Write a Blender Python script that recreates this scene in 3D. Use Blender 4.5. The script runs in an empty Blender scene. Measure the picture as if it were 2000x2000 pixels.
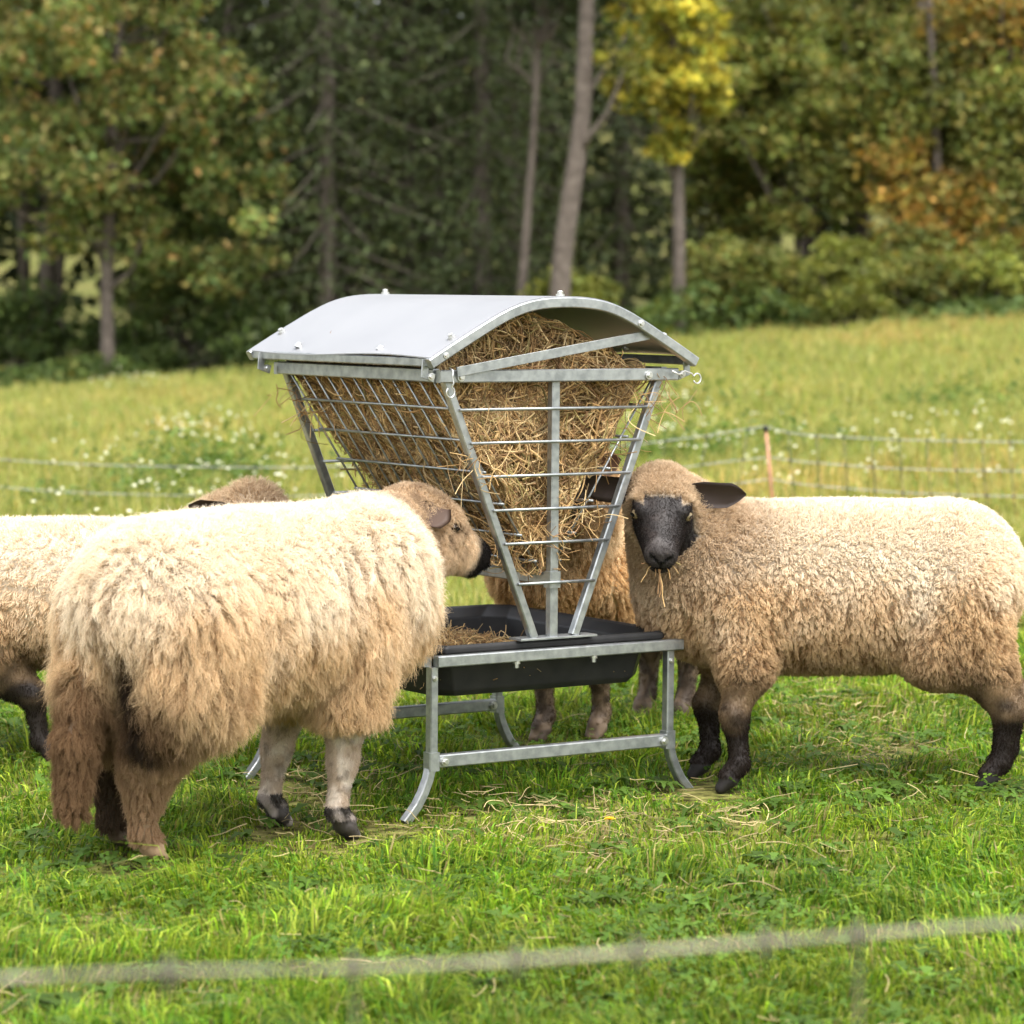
import bpy, math, random
import numpy as np
from mathutils import Vector, Matrix, kdtree

R = math.radians
rng = np.random.default_rng(7)
random.seed(7)
scene = bpy.context.scene
COL = scene.collection

# ------------------------------------------------------------------ camera, sky, sun, exposure
HC = 1.46
F_PX, HORIZON = 6020.0, 530.0
cam_d = bpy.data.cameras.new('camera')
cam = bpy.data.objects.new('camera', cam_d)
COL.objects.link(cam)
cam.location = (0, 0, HC)
cam.rotation_euler = (math.pi / 2 - math.atan2(1000 - HORIZON, F_PX), 0, 0)
cam_d.sensor_width = 36.0
cam_d.lens = 36.0 * F_PX / 2000.0
cam_d.clip_start, cam_d.clip_end = 0.1, 1000
cam_d.dof.use_dof = True
cam_d.dof.focus_distance = 8.35
cam_d.dof.aperture_fstop = 4.0
scene.camera = cam

SUN_EL, SUN_AZ = R(67), R(150)         # high, over the camera's right shoulder, veiled by cloud
world = bpy.data.worlds.new('World')
scene.world = world
world.use_nodes = True
wn = world.node_tree.nodes
wl = world.node_tree.links
sky = wn.new('ShaderNodeTexSky')
sky.sky_type = 'NISHITA'
sky.sun_disc = False
sky.sun_elevation = SUN_EL
sky.sun_rotation = SUN_AZ
sky.dust_density = 3.0
sky.air_density = 1.0
hsv = wn.new('ShaderNodeHueSaturation')
hsv.inputs['Saturation'].default_value = 0.22
wl.new(sky.outputs[0], hsv.inputs['Color'])
wl.new(hsv.outputs[0], wn['Background'].inputs['Color'])
wn['Background'].inputs['Strength'].default_value = 0.15

sun_d = bpy.data.lights.new('sun', 'SUN')
sun_d.energy = 1.05
sun_d.angle = R(45)
sun_d.color = (1.0, 0.965, 0.91)
sun = bpy.data.objects.new('sun', sun_d)
COL.objects.link(sun)
sd = Vector((math.sin(SUN_AZ) * math.cos(SUN_EL), math.cos(SUN_AZ) * math.cos(SUN_EL), math.sin(SUN_EL)))
sun.rotation_euler = sd.to_track_quat('Z', 'Y').to_euler()

vs = scene.view_settings
vs.view_transform = 'Standard'
vs.look = 'None'
vs.gamma = 1.0
vs.use_curve_mapping = False
vs.exposure = 1.82
scene.render.engine = 'CYCLES'
cy = scene.cycles
cy.use_denoising = True
cy.use_adaptive_sampling = True
cy.adaptive_threshold = 0.02
cy.max_bounces = 5
cy.diffuse_bounces = 3
cy.glossy_bounces = 3
cy.transmission_bounces = 3
cy.transparent_max_bounces = 4
cy.caustics_reflective = False
cy.caustics_refractive = False
scene.cycles_curves.shape = 'RIBBONS'
scene.cycles_curves.subdivisions = 1


# ------------------------------------------------------------------ helpers
def px(x, y, d):
    """world point seen at photo pixel (2000 px wide) at depth d along +Y"""
    th = math.atan2(1000 - HORIZON, F_PX)
    u, v = (x - 1000) / F_PX, -(y - 1000) / F_PX
    yy = math.cos(th) + v * math.sin(th)
    zz = -math.sin(th) + v * math.cos(th)
    return np.array([u / yy * d, d, HC + zz / yy * d])


def sstep(a, b, x):
    t = np.clip((x - a) / (b - a), 0, 1)
    return t * t * (3 - 2 * t)


def tag(o, label=None, cat=None, group=None, kind=None):
    if label: o['label'] = label
    if cat: o['category'] = cat
    if group: o['group'] = group
    if kind: o['kind'] = kind
    return o


def link(o, parent=None):
    COL.objects.link(o)
    if parent is not None:
        o.parent = parent
    return o


def mesh_arrays(name, verts, faces, mat, parent=None, col=None, smooth=False):
    """faces: (n,k) int array, all the same k, or a list of such arrays"""
    if not isinstance(faces, (list, tuple)):
        faces = [faces]
    faces = [np.asarray(f, dtype=np.int32) for f in faces if len(f)]
    me = bpy.data.meshes.new(name)
    verts = np.asarray(verts, dtype=np.float32)
    me.vertices.add(len(verts))
    me.vertices.foreach_set('co', verts.ravel())
    nl = sum(f.size for f in faces)
    nf = sum(len(f) for f in faces)
    me.loops.add(nl)
    me.loops.foreach_set('vertex_index', np.concatenate([f.ravel() for f in faces]))
    me.polygons.add(nf)
    starts, s = [], 0
    for f in faces:
        k = f.shape[1]
        starts.append(s + np.arange(len(f), dtype=np.int32) * k)
        s += f.size
    me.polygons.foreach_set('loop_start', np.concatenate(starts).astype(np.int32))
    me.polygons.foreach_set('use_smooth', np.full(nf, bool(smooth), dtype=bool))
    if col is not None:
        a = me.attributes.new('col', 'FLOAT_COLOR', 'POINT')
        c = np.ones((len(verts), 4), dtype=np.float32)
        c[:, :3] = col
        a.data.foreach_set('color', c.ravel())
    me.update(calc_edges=True)
    me.materials.append(mat)
    return link(bpy.data.objects.new(name, me), parent)


def curves_obj(name, pts, rad, col, mat, parent=None):
    """pts (n,k,3), rad (n,k) or (k,), col (n,3)"""
    n, k, _ = pts.shape
    cd = bpy.data.hair_curves.new(name)
    cd.add_curves([k] * n)
    cd.attributes['position'].data.foreach_set('vector', pts.astype(np.float32).ravel())
    ra = cd.attributes.get('radius') or cd.attributes.new('radius', 'FLOAT', 'POINT')
    ra.data.foreach_set('value', np.broadcast_to(rad, (n, k)).astype(np.float32).ravel())
    ca = cd.attributes.new('col', 'FLOAT_COLOR', 'POINT')
    c = np.ones((n, k, 4), dtype=np.float32)
    c[..., :3] = col if col.ndim == 3 else col[:, None, :]
    ca.data.foreach_set('color', c.ravel())
    cd.materials.append(mat)
    return link(bpy.data.objects.new(name, cd), parent)


def vnoise(x, y, seed=0):
    """smooth 2-D value noise in 0..1"""
    r = np.random.default_rng(seed).random((64, 64))
    xi, yi = np.floor(x).astype(int), np.floor(y).astype(int)
    fx, fy = x - xi, y - yi
    fx, fy = fx * fx * (3 - 2 * fx), fy * fy * (3 - 2 * fy)
    a, b = r[xi % 64, yi % 64], r[(xi + 1) % 64, yi % 64]
    c, d = r[xi % 64, (yi + 1) % 64], r[(xi + 1) % 64, (yi + 1) % 64]
    return (a * (1 - fx) + b * fx) * (1 - fy) + (c * (1 - fx) + d * fx) * fy


def vnoise3(P, s, seed=0):
    r = np.random.default_rng(seed).random((32, 32, 32))
    Q = P * s
    I = np.floor(Q).astype(int)
    f = Q - I
    f = f * f * (3 - 2 * f)
    out = 0
    for i in (0, 1):
        for j in (0, 1):
            for k in (0, 1):
                w = (f[:, 0] if i else 1 - f[:, 0]) * (f[:, 1] if j else 1 - f[:, 1]) * (f[:, 2] if k else 1 - f[:, 2])
                out = out + w * r[(I[:, 0] + i) % 32, (I[:, 1] + j) % 32, (I[:, 2] + k) % 32]
    return out


# ------------------------------------------------------------------ materials
def mat_basic(name, color, rough=0.6, metallic=0.0, noise=None, bump=None, spec=0.5):
    m = bpy.data.materials.new(name)
    m.use_nodes = True
    nt = m.node_tree
    b = nt.nodes['Principled BSDF']
    b.inputs['Roughness'].default_value = rough
    b.inputs['Metallic'].default_value = metallic
    b.inputs['Specular IOR Level'].default_value = spec
    b.inputs['Base Color'].default_value = (*color, 1)
    tc = nt.nodes.new('ShaderNodeTexCoord')
    if noise:
        scale, c2, detail = noise
        n = nt.nodes.new('ShaderNodeTexNoise')
        n.inputs['Scale'].default_value = scale
        n.inputs['Detail'].default_value = detail
        nt.links.new(tc.outputs['Object'], n.inputs['Vector'])
        rmp = nt.nodes.new('ShaderNodeValToRGB')
        rmp.color_ramp.elements[0].position = 0.35
        rmp.color_ramp.elements[1].position = 0.65
        rmp.color_ramp.elements[0].color = (*color, 1)
        rmp.color_ramp.elements[1].color = (*c2, 1)
        nt.links.new(n.outputs['Fac'], rmp.inputs['Fac'])
        nt.links.new(rmp.outputs['Color'], b.inputs['Base Color'])
    if bump:
        scale, strength, dist = bump
        n = nt.nodes.new('ShaderNodeTexNoise')
        n.inputs['Scale'].default_value = scale
        n.inputs['Detail'].default_value = 4
        nt.links.new(tc.outputs['Object'], n.inputs['Vector'])
        bp = nt.nodes.new('ShaderNodeBump')
        bp.inputs['Strength'].default_value = strength
        bp.inputs['Distance'].default_value = dist
        nt.links.new(n.outputs['Fac'], bp.inputs['Height'])
        nt.links.new(bp.outputs['Normal'], b.inputs['Normal'])
    return m


def mat_attr(name, rough=0.7, translucent=0.0, spec=0.2, tcol=None):
    """colour comes from the geometry's own colour attribute; thin leaves also pass light"""
    m = bpy.data.materials.new(name)
    m.use_nodes = True
    nt = m.node_tree
    b = nt.nodes['Principled BSDF']
    b.inputs['Roughness'].default_value = rough
    b.inputs['Specular IOR Level'].default_value = spec
    at = nt.nodes.new('ShaderNodeAttribute')
    at.attribute_name = 'col'
    nt.links.new(at.outputs['Color'], b.inputs['Base Color'])
    if translucent > 0:
        t = nt.nodes.new('ShaderNodeBsdfTranslucent')
        if tcol:
            mx = nt.nodes.new('ShaderNodeMix')
            mx.data_type = 'RGBA'
            mx.blend_type = 'MULTIPLY'
            mx.inputs['Factor'].default_value = 1.0
            mx.inputs[7].default_value = (*tcol, 1)
            nt.links.new(at.outputs['Color'], mx.inputs[6])
            nt.links.new(mx.outputs[2], t.inputs['Color'])
        else:
            nt.links.new(at.outputs['Color'], t.inputs['Color'])
        ms = nt.nodes.new('ShaderNodeMixShader')
        ms.inputs['Fac'].default_value = translucent
        nt.links.new(b.outputs[0], ms.inputs[1])
        nt.links.new(t.outputs[0], ms.inputs[2])
        nt.links.new(ms.outputs[0], nt.nodes['Material Output'].inputs['Surface'])
    return m


M_GRASS = mat_attr('grass_blades', 0.55, 0.38, 0.2, (1.25, 1.3, 0.6))
M_LEAF = mat_attr('tree_leaves', 0.6, 0.3, 0.25, (1.2, 1.2, 0.7))
M_HAY = mat_attr('dry_hay', 0.6, 0.2, 0.25)
M_WOOL = mat_attr('wool', 0.85, 0.32, 0.1)
M_SKIN = mat_attr('sheep_skin', 0.6, 0.0, 0.35)
M_BARK = mat_basic('bark', (0.075, 0.058, 0.045), 0.9, noise=(9, (0.14, 0.112, 0.09), 6), bump=(14, 0.6, 0.03))
M_BARK_DARK = mat_basic('dark_bark', (0.05, 0.038, 0.028), 0.9, noise=(8, (0.10, 0.08, 0.06), 6), bump=(14, 0.6, 0.03))
M_STEEL = mat_basic('galvanised_steel', (0.26, 0.275, 0.275), 0.38, 0.8, noise=(38, (0.40, 0.415, 0.41), 5), bump=(160, 0.06, 0.002))
M_ZINC = mat_basic('zinc_fastener', (0.62, 0.62, 0.60), 0.3, 0.9)
M_SHEET = mat_basic('roof_sheet_metal', (0.285, 0.288, 0.298), 0.42, 0.35, noise=(3, (0.31, 0.312, 0.32), 3), bump=(2.2, 0.03, 0.02))
M_PLASTIC = mat_basic('black_plastic', (0.010, 0.010, 0.011), 0.5, noise=(12, (0.022, 0.021, 0.020), 5), bump=(90, 0.06, 0.002), spec=.3)
M_EYE = mat_basic('sheep_eye', (0.20, 0.15, 0.08), 0.06)
M_EYE_DARK = mat_basic('dark_sheep_eye', (0.03, 0.018, 0.01), 0.08)
M_PUPIL = mat_basic('pupil', (0.004, 0.004, 0.004), 0.08)
M_ROPE = mat_basic('fence_twine', (0.40, 0.40, 0.36), 0.7, noise=(220, (0.35, 0.35, 0.33), 3))
M_STRAND = mat_basic('fence_drop_strand', (0.09, 0.085, 0.055), 0.7)
M_ROPE_GREY = mat_basic('worn_fence_rope', (0.30, 0.265, 0.20), 0.8, noise=(9, (0.09, 0.078, 0.06), 4))
M_POST = mat_basic('fence_post_plastic', (0.48, 0.22, 0.12), 0.5, noise=(30, (0.40, 0.20, 0.12), 3))
M_CAP = mat_basic('post_cap', (0.012, 0.012, 0.012), 0.5)
M_HOOF = mat_basic('hoof_horn', (0.022, 0.018, 0.015), 0.55, noise=(60, (0.05, 0.04, 0.03), 3))


def ground_material():
    m = bpy.data.materials.new('meadow_soil_and_turf')
    m.use_nodes = True
    nt = m.node_tree
    b = nt.nodes['Principled BSDF']
    b.inputs['Roughness'].default_value = 0.9
    b.inputs['Specular IOR Level'].default_value = 0.1
    tc = nt.nodes.new('ShaderNodeTexCoord')
    n1 = nt.nodes.new('ShaderNodeTexNoise'); n1.inputs['Scale'].default_value = 0.45; n1.inputs['Detail'].default_value = 6
    n2 = nt.nodes.new('ShaderNodeTexNoise'); n2.inputs['Scale'].default_value = 22; n2.inputs['Detail'].default_value = 6
    for n in (n1, n2):
        nt.links.new(tc.outputs['Object'], n.inputs['Vector'])
    r1 = nt.nodes.new('ShaderNodeValToRGB')
    r1.color_ramp.elements[0].position = 0.38; r1.color_ramp.elements[0].color = (0.18, 0.20, 0.045, 1)
    r1.color_ramp.elements[1].position = 0.62; r1.color_ramp.elements[1].color = (0.27, 0.25, 0.08, 1)
    nt.links.new(n1.outputs['Fac'], r1.inputs['Fac'])
    r2 = nt.nodes.new('ShaderNodeValToRGB')
    r2.color_ramp.elements[0].position = 0.35; r2.color_ramp.elements[0].color = (0.12, 0.11, 0.07, 1)
    r2.color_ramp.elements[1].position = 0.7; r2.color_ramp.elements[1].color = (1, 1, 1, 1)
    nt.links.new(n2.outputs['Fac'], r2.inputs['Fac'])
    mx = nt.nodes.new('ShaderNodeMix'); mx.data_type = 'RGBA'; mx.blend_type = 'MULTIPLY'
    mx.inputs['Factor'].default_value = 1
    nt.links.new(r1.outputs[0], mx.inputs[6]); nt.links.new(r2.outputs[0], mx.inputs[7])
    nt.links.new(mx.outputs[2], b.inputs['Base Color'])
    bp = nt.nodes.new('ShaderNodeBump'); bp.inputs['Strength'].default_value = 0.8; bp.inputs['Distance'].default_value = 0.03
    nt.links.new(n2.outputs['Fac'], bp.inputs['Height']); nt.links.new(bp.outputs[0], b.inputs['Normal'])
    return m


# ------------------------------------------------------------------ ground
def gz(x, y):
    x = np.asarray(x, float); y = np.asarray(y, float)
    t = sstep(13, 43, y)
    z = t * (0.30 + 0.079 * np.clip(x, -14, 14)) - 0.10 * np.exp(-((y - 17.5) / 4.0) ** 2)
    z = z + sstep(58, 150, y) * 13.0
    z = z + 0.018 * (vnoise(x * 1.3 + 9, y * 1.3, 3) - 0.5) * sstep(3, 5, y)
    return z


def build_ground():
    xs = np.unique(np.concatenate([np.linspace(-110, -12, 40), np.linspace(-12, 12, 121), np.linspace(12, 110, 40)]))
    ys = np.unique(np.concatenate([np.linspace(-12, 4, 10), np.linspace(4, 20, 81), np.linspace(20, 60, 80), np.linspace(60, 170, 50)]))
    X, Y = np.meshgrid(xs, ys, indexing='ij')
    V = np.stack([X, Y, gz(X, Y)], -1).reshape(-1, 3)
    nx, ny = len(xs), len(ys)
    i, j = np.meshgrid(np.arange(nx - 1), np.arange(ny - 1), indexing='ij')
    a = (i * ny + j).ravel()
    F = np.stack([a, a + ny, a + ny + 1, a + 1], -1)
    o = mesh_arrays('meadow_ground', V, F, ground_material(), smooth=True)
    tag(o, 'sloping green meadow ground rising to the wood', kind='structure')


build_ground()


# ------------------------------------------------------------------ tubes and beams
def tube_mesh(path, radii, seg=8, close=True):
    """lofted round tube along a polyline: verts, quads (ends capped with a fan point)"""
    P = np.asarray(path, float)
    n = len(P)
    radii = np.broadcast_to(radii, (n,))
    T = np.gradient(P, axis=0)
    T /= np.linalg.norm(T, axis=1)[:, None] + 1e-12
    ref = np.array([0, 0, 1.0]) if abs(T[0, 2]) < 0.9 else np.array([1.0, 0, 0])
    V = []
    A = np.cross(T[0], ref); A /= np.linalg.norm(A)
    for k in range(n):
        A = A - T[k] * A.dot(T[k]); A /= np.linalg.norm(A) + 1e-12
        B = np.cross(T[k], A)
        ang = np.arange(seg) * 2 * math.pi / seg
        V.append(P[k] + radii[k] * (np.cos(ang)[:, None] * A + np.sin(ang)[:, None] * B))
    V = np.concatenate(V + [P[:1], P[-1:]])
    F = []
    for k in range(n - 1):
        for s in range(seg):
            s2 = (s + 1) % seg
            F.append((k * seg + s, k * seg + s2, (k + 1) * seg + s2, (k + 1) * seg + s))
    C = []
    for s in range(seg):
        s2 = (s + 1) % seg
        C.append((n * seg, s2, s)); C.append((n * seg + 1, (n - 1) * seg + s, (n - 1) * seg + s2))
    return V, np.array(F), np.array(C)


def beam_mesh(path, w, h, side, ch=0.003):
    """rectangular bar with chamfered edges along a polyline; `side` = direction of the width w"""
    P = np.asarray(path, float)
    n = len(P)
    T = np.gradient(P, axis=0)
    T /= np.linalg.norm(T, axis=1)[:, None]
    side = np.asarray(side, float)
    a, b = w / 2, h / 2
    prof = [(a - ch, -b), (a, -b + ch), (a, b - ch), (a - ch, b), (-a + ch, b), (-a, b - ch), (-a, -b + ch), (-a + ch, -b)]
    V = []
    for k in range(n):
        S = side - T[k] * side.dot(T[k]); S /= np.linalg.norm(S)
        U = np.cross(T[k], S)
        for (x, y) in prof:
            V.append(P[k] + S * x + U * y)
    F = []
    for k in range(n - 1):
        for s in range(8):
            s2 = (s + 1) % 8
            F.append((k * 8 + s, k * 8 + s2, (k + 1) * 8 + s2, (k + 1) * 8 + s))
    caps = [tuple(range(7, -1, -1)), tuple((n - 1) * 8 + s for s in range(8))]
    return np.array(V), np.array(F), np.array(caps)


def rod(name, path, r, mat, parent=None, seg=8, smooth=True):
    V, F, C = tube_mesh(path, r, seg)
    return mesh_arrays(name, V, [F, C], mat, parent, smooth=smooth)


def beam(name, path, w, h, side, mat, parent=None, ch=0.003):
    V, F, C = beam_mesh(path, w, h, side, ch)
    return mesh_arrays(name, V, [F, C], mat, parent)


def merge(parts):
    """join (verts, quads, tris) lists"""
    V, Q, T, n = [], [], [], 0
    for v, q, t in parts:
        V.append(v); Q.append(q + n)
        if len(t): T.append(t + n)
        n += len(v)
    return np.concatenate(V), np.concatenate(Q), (np.concatenate(T) if T else np.zeros((0, 3), int))


# ------------------------------------------------------------------ wood edge: trees, shrubs, undergrowth
PAL = {
    'green': [(0.075, 0.115, 0.026), (0.100, 0.135, 0.030), (0.060, 0.095, 0.025)],
    'maple': [(0.140, 0.190, 0.046), (0.18, 0.215, 0.054), (0.22, 0.220, 0.058), (0.105, 0.160, 0.040), (0.26, 0.21, 0.06)],
    'dark': [(0.055, 0.076, 0.030), (0.070, 0.092, 0.036), (0.085, 0.098, 0.040)],
    'spruce': [(0.060, 0.082, 0.030), (0.080, 0.104, 0.038), (0.096, 0.114, 0.042)],
    'yellow': [(0.50, 0.42, 0.05), (0.38, 0.35, 0.045), (0.22, 0.25, 0.04), (0.54, 0.41, 0.05)],
    'olive': [(0.165, 0.195, 0.040), (0.21, 0.220, 0.047), (0.130, 0.170, 0.036), (0.25, 0.21, 0.047)],
    'gold': [(0.33, 0.225, 0.040), (0.22, 0.19, 0.04), (0.17, 0.165, 0.036), (0.38, 0.205, 0.04)],
    'lime': [(0.25, 0.27, 0.05), (0.31, 0.31, 0.055), (0.19, 0.23, 0.04)],
}


for _k, _f in {'maple': 0.82, 'dark': 0.8, 'spruce': 0.85, 'yellow': 0.86, 'olive': 0.74, 'gold': 0.82, 'lime': 0.62, 'green': 0.85}.items():                # leaf reflectances on the dull side, as in autumn
    PAL[_k] = [tuple(_c * _f for _c in _t) for _t in PAL[_k]]


def leaf_quads(C, size, rg, droop=0.0, aspect=0.62):
    """one folded-diamond leaf for each centre: verts (n*4), quads"""
    n = len(C)
    d = rg.normal(size=(n, 3)); d[:, 2] = d[:, 2] * 0.6 - droop
    d /= np.linalg.norm(d, axis=1)[:, None]
    e = rg.normal(size=(n, 3)); e -= d * (e * d).sum(1)[:, None]
    e /= np.linalg.norm(e, axis=1)[:, None]
    s = (size * rg.uniform(0.6, 1.3, n))[:, None]
    f = np.cross(d, e)
    V = np.stack([C - d * s * 0.5, C + e * s * aspect * 0.5 + f * s * 0.08, C + d * s * 0.5, C - e * s * aspect * 0.5 + f * s * 0.08], 1)
    F = np.arange(n * 4).reshape(n, 4)
    return V.reshape(-1, 3), F


def pick(pal, n, rg, weights=None, jitter=0.18):
    p = np.array(PAL[pal])
    i = rg.choice(len(p), n, p=weights)
    return p[i] * np.exp(rg.normal(0, jitter, (n, 1)))


def crown_points(clusters, per, rg):
    C = []
    for (c, r) in clusters:
        d = rg.normal(size=(per, 3)); d /= np.linalg.norm(d, axis=1)[:, None]
        C.append(np.asarray(c) + d * (rg.random((per, 1)) ** 0.45) * np.asarray(r))
    return np.concatenate(C)


def deciduous(name, trunk_path, trunk_r, ells, ncl, per, leaf, pal, label, cat='tree', bark=None, seed=0, group=None, tint=None,
              weights=None, limbs=True, cr=(0.35, 0.6)):
    """trunk with limbs to leaf clusters spread through the ellipsoids `ells` (centre, radii)"""
    rg = np.random.default_rng(seed)
    trunk_path = np.asarray(trunk_path, float)
    base = trunk_path[0].copy()
    root = link(bpy.data.objects.new(name, None))
    root.location = base
    clusters = []
    wts = np.array([np.prod(e[1]) for e in ells]); wts /= wts.sum()
    for k in range(ncl):
        c, r = ells[rg.choice(len(ells), p=wts)]
        d = rg.normal(size=3); d /= np.linalg.norm(d)
        q = np.asarray(c) + d * (rg.random() ** 0.4) * np.asarray(r)
        s = rg.uniform(*cr)
        clusters.append((q, (s, s, s * 0.62)))
    n = len(trunk_path)
    rad = np.linspace(trunk_r, trunk_r * 0.35, n)
    rad[0] *= 1.25
    parts = [tube_mesh(trunk_path - base, rad, 10)]
    if limbs:
        for (q, s) in clusters[:26]:
            dz = np.abs(trunk_path[:, 2] - (q[2] - 0.9))
            k = int(np.clip(dz.argmin(), 1, n - 2))
            p0 = trunk_path[k]
            mid = (p0 + q) / 2 + np.array([0, 0, -0.15]) + rg.normal(0, 0.12, 3)
            r0 = rad[k] * 0.42
            parts.append(tube_mesh(np.array([p0, p0 * .6 + mid * .4 + [0, 0, .05], mid, q * .7 + mid * .3, q]) - base, np.linspace(r0, 0.012, 5), 6))
    V, Q, T = merge(parts)
    mesh_arrays('trunk', V, [Q, T], bark or M_BARK, root, smooth=True)
    C = crown_points(clusters, per, rg)
    LV, LF = leaf_quads(C, leaf, rg, droop=0.5)
    cl = np.repeat(np.exp(rg.normal(0, 0.22, ncl)), per)
    col = pick(pal, len(C), rg, weights) * cl[:, None]
    if tint is not None:
        col = tint(C, col, rg)
    mesh_arrays('crown', LV - base, LF, M_LEAF, root, col=np.repeat(col, 4, 0))
    tag(root, label, cat, group)
    return root


def spruce(name, base, h, r, label, seed=0, clear=0.6, pal='spruce', lean=0.0, n_wh=46, trunk_r=0.16, bark=None, group=None, per=58, nsz=0.125):
    rg = np.random.default_rng(seed)
    base = np.asarray(base, float)
    root = link(bpy.data.objects.new(name, None))
    root.location = base
    zs = np.linspace(0, h, 12)
    path = np.stack([lean * zs, 0 * zs, zs], -1)
    parts = [tube_mesh(path, np.linspace(trunk_r, 0.02, 12), 9)]
    LC, LD = [], []
    for z in np.linspace(clear, h * 0.98, n_wh):
        L = r * (1 - z / h) ** 0.75 + 0.12
        nb = rg.integers(5, 8)
        a0 = rg.random() * 6.28
        for b in range(nb):
            a = a0 + b * 6.28 / nb + rg.normal(0, 0.2)
            Lb = L * rg.uniform(0.65, 1.12)
            t = np.linspace(0, 1, 4)
            d = np.array([math.cos(a), math.sin(a), 0])
            bp = np.array([lean * z, 0, z]) + d * (t * Lb)[:, None] + np.array([0, 0, 1]) * (-0.42 * Lb * t ** 1.4 + 0.12 * Lb * t ** 3)[:, None]
            if b % 2 == 0:
                parts.append(tube_mesh(bp, np.linspace(0.022, 0.006, 4), 4))
            m = per
            tt = rg.random(m) ** 0.7
            c = np.array([lean * z, 0, z]) + d * (tt * Lb)[:, None] + np.array([0, 0, 1]) * (-0.42 * Lb * tt ** 1.4 + 0.12 * Lb * tt ** 3)[:, None]
            side = np.array([-d[1], d[0], 0])
            c = c + side * (rg.normal(0, 0.16, m) * (0.4 + tt) * L)[:, None] + np.array([0, 0, -1]) * (np.abs(rg.normal(0, 0.13, m)))[:, None]
            LC.append(c)
    C = np.concatenate(LC)
    V, Q, T = merge(parts)
    mesh_arrays('trunk', V, [Q, T], bark or M_BARK_DARK, root, smooth=True)
    LV, LF = leaf_quads(C, nsz, rg, droop=0.9, aspect=0.42)
    col = pick(pal, len(C), rg, jitter=0.25)
    mesh_arrays('crown', LV, LF, M_LEAF, root, col=np.repeat(col, 4, 0))
    tag(root, label, 'tree', group)
    return root


def at(x, d, zoff=0.0):
    """ground point under photo column x at depth d"""
    X = (x - 1000) / F_PX * d * 1.003
    return np.array([X, d, float(gz(X, d)) + zoff])


def col_pts(pts, d0, top=None):
    """trunk path through photo pixels at a depth, starting on the ground"""
    out = []
    for k, (x, y) in enumerate(pts):
        p = px(x, y, d0)
        if k == 0:
            p[2] = float(gz(p[0], p[1])) - 0.1
        out.append(p)
    if top is not None:
        q = out[-1].copy(); e = out[-1] - out[-2]; e /= max(e[2], 0.1)
        out.append(q + e * (top - q[2]) * 0.5); out.append(q + e * (top - q[2]))
    P = np.array(out)
    # resample
    s = np.concatenate([[0], np.cumsum(np.linalg.norm(np.diff(P, axis=0), axis=1))])
    t = np.linspace(0, s[-1], 14)
    return np.stack([np.interp(t, s, P[:, k]) for k in range(3)], -1)


def E(x, y, d, rx, rz, ry=None):
    """ellipsoid at photo pixel with pixel radii"""
    k = d / F_PX
    return (px(x, y, d), np.array([rx * k, (ry if ry else rx * k * 0.8), rz * k]))


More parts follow.
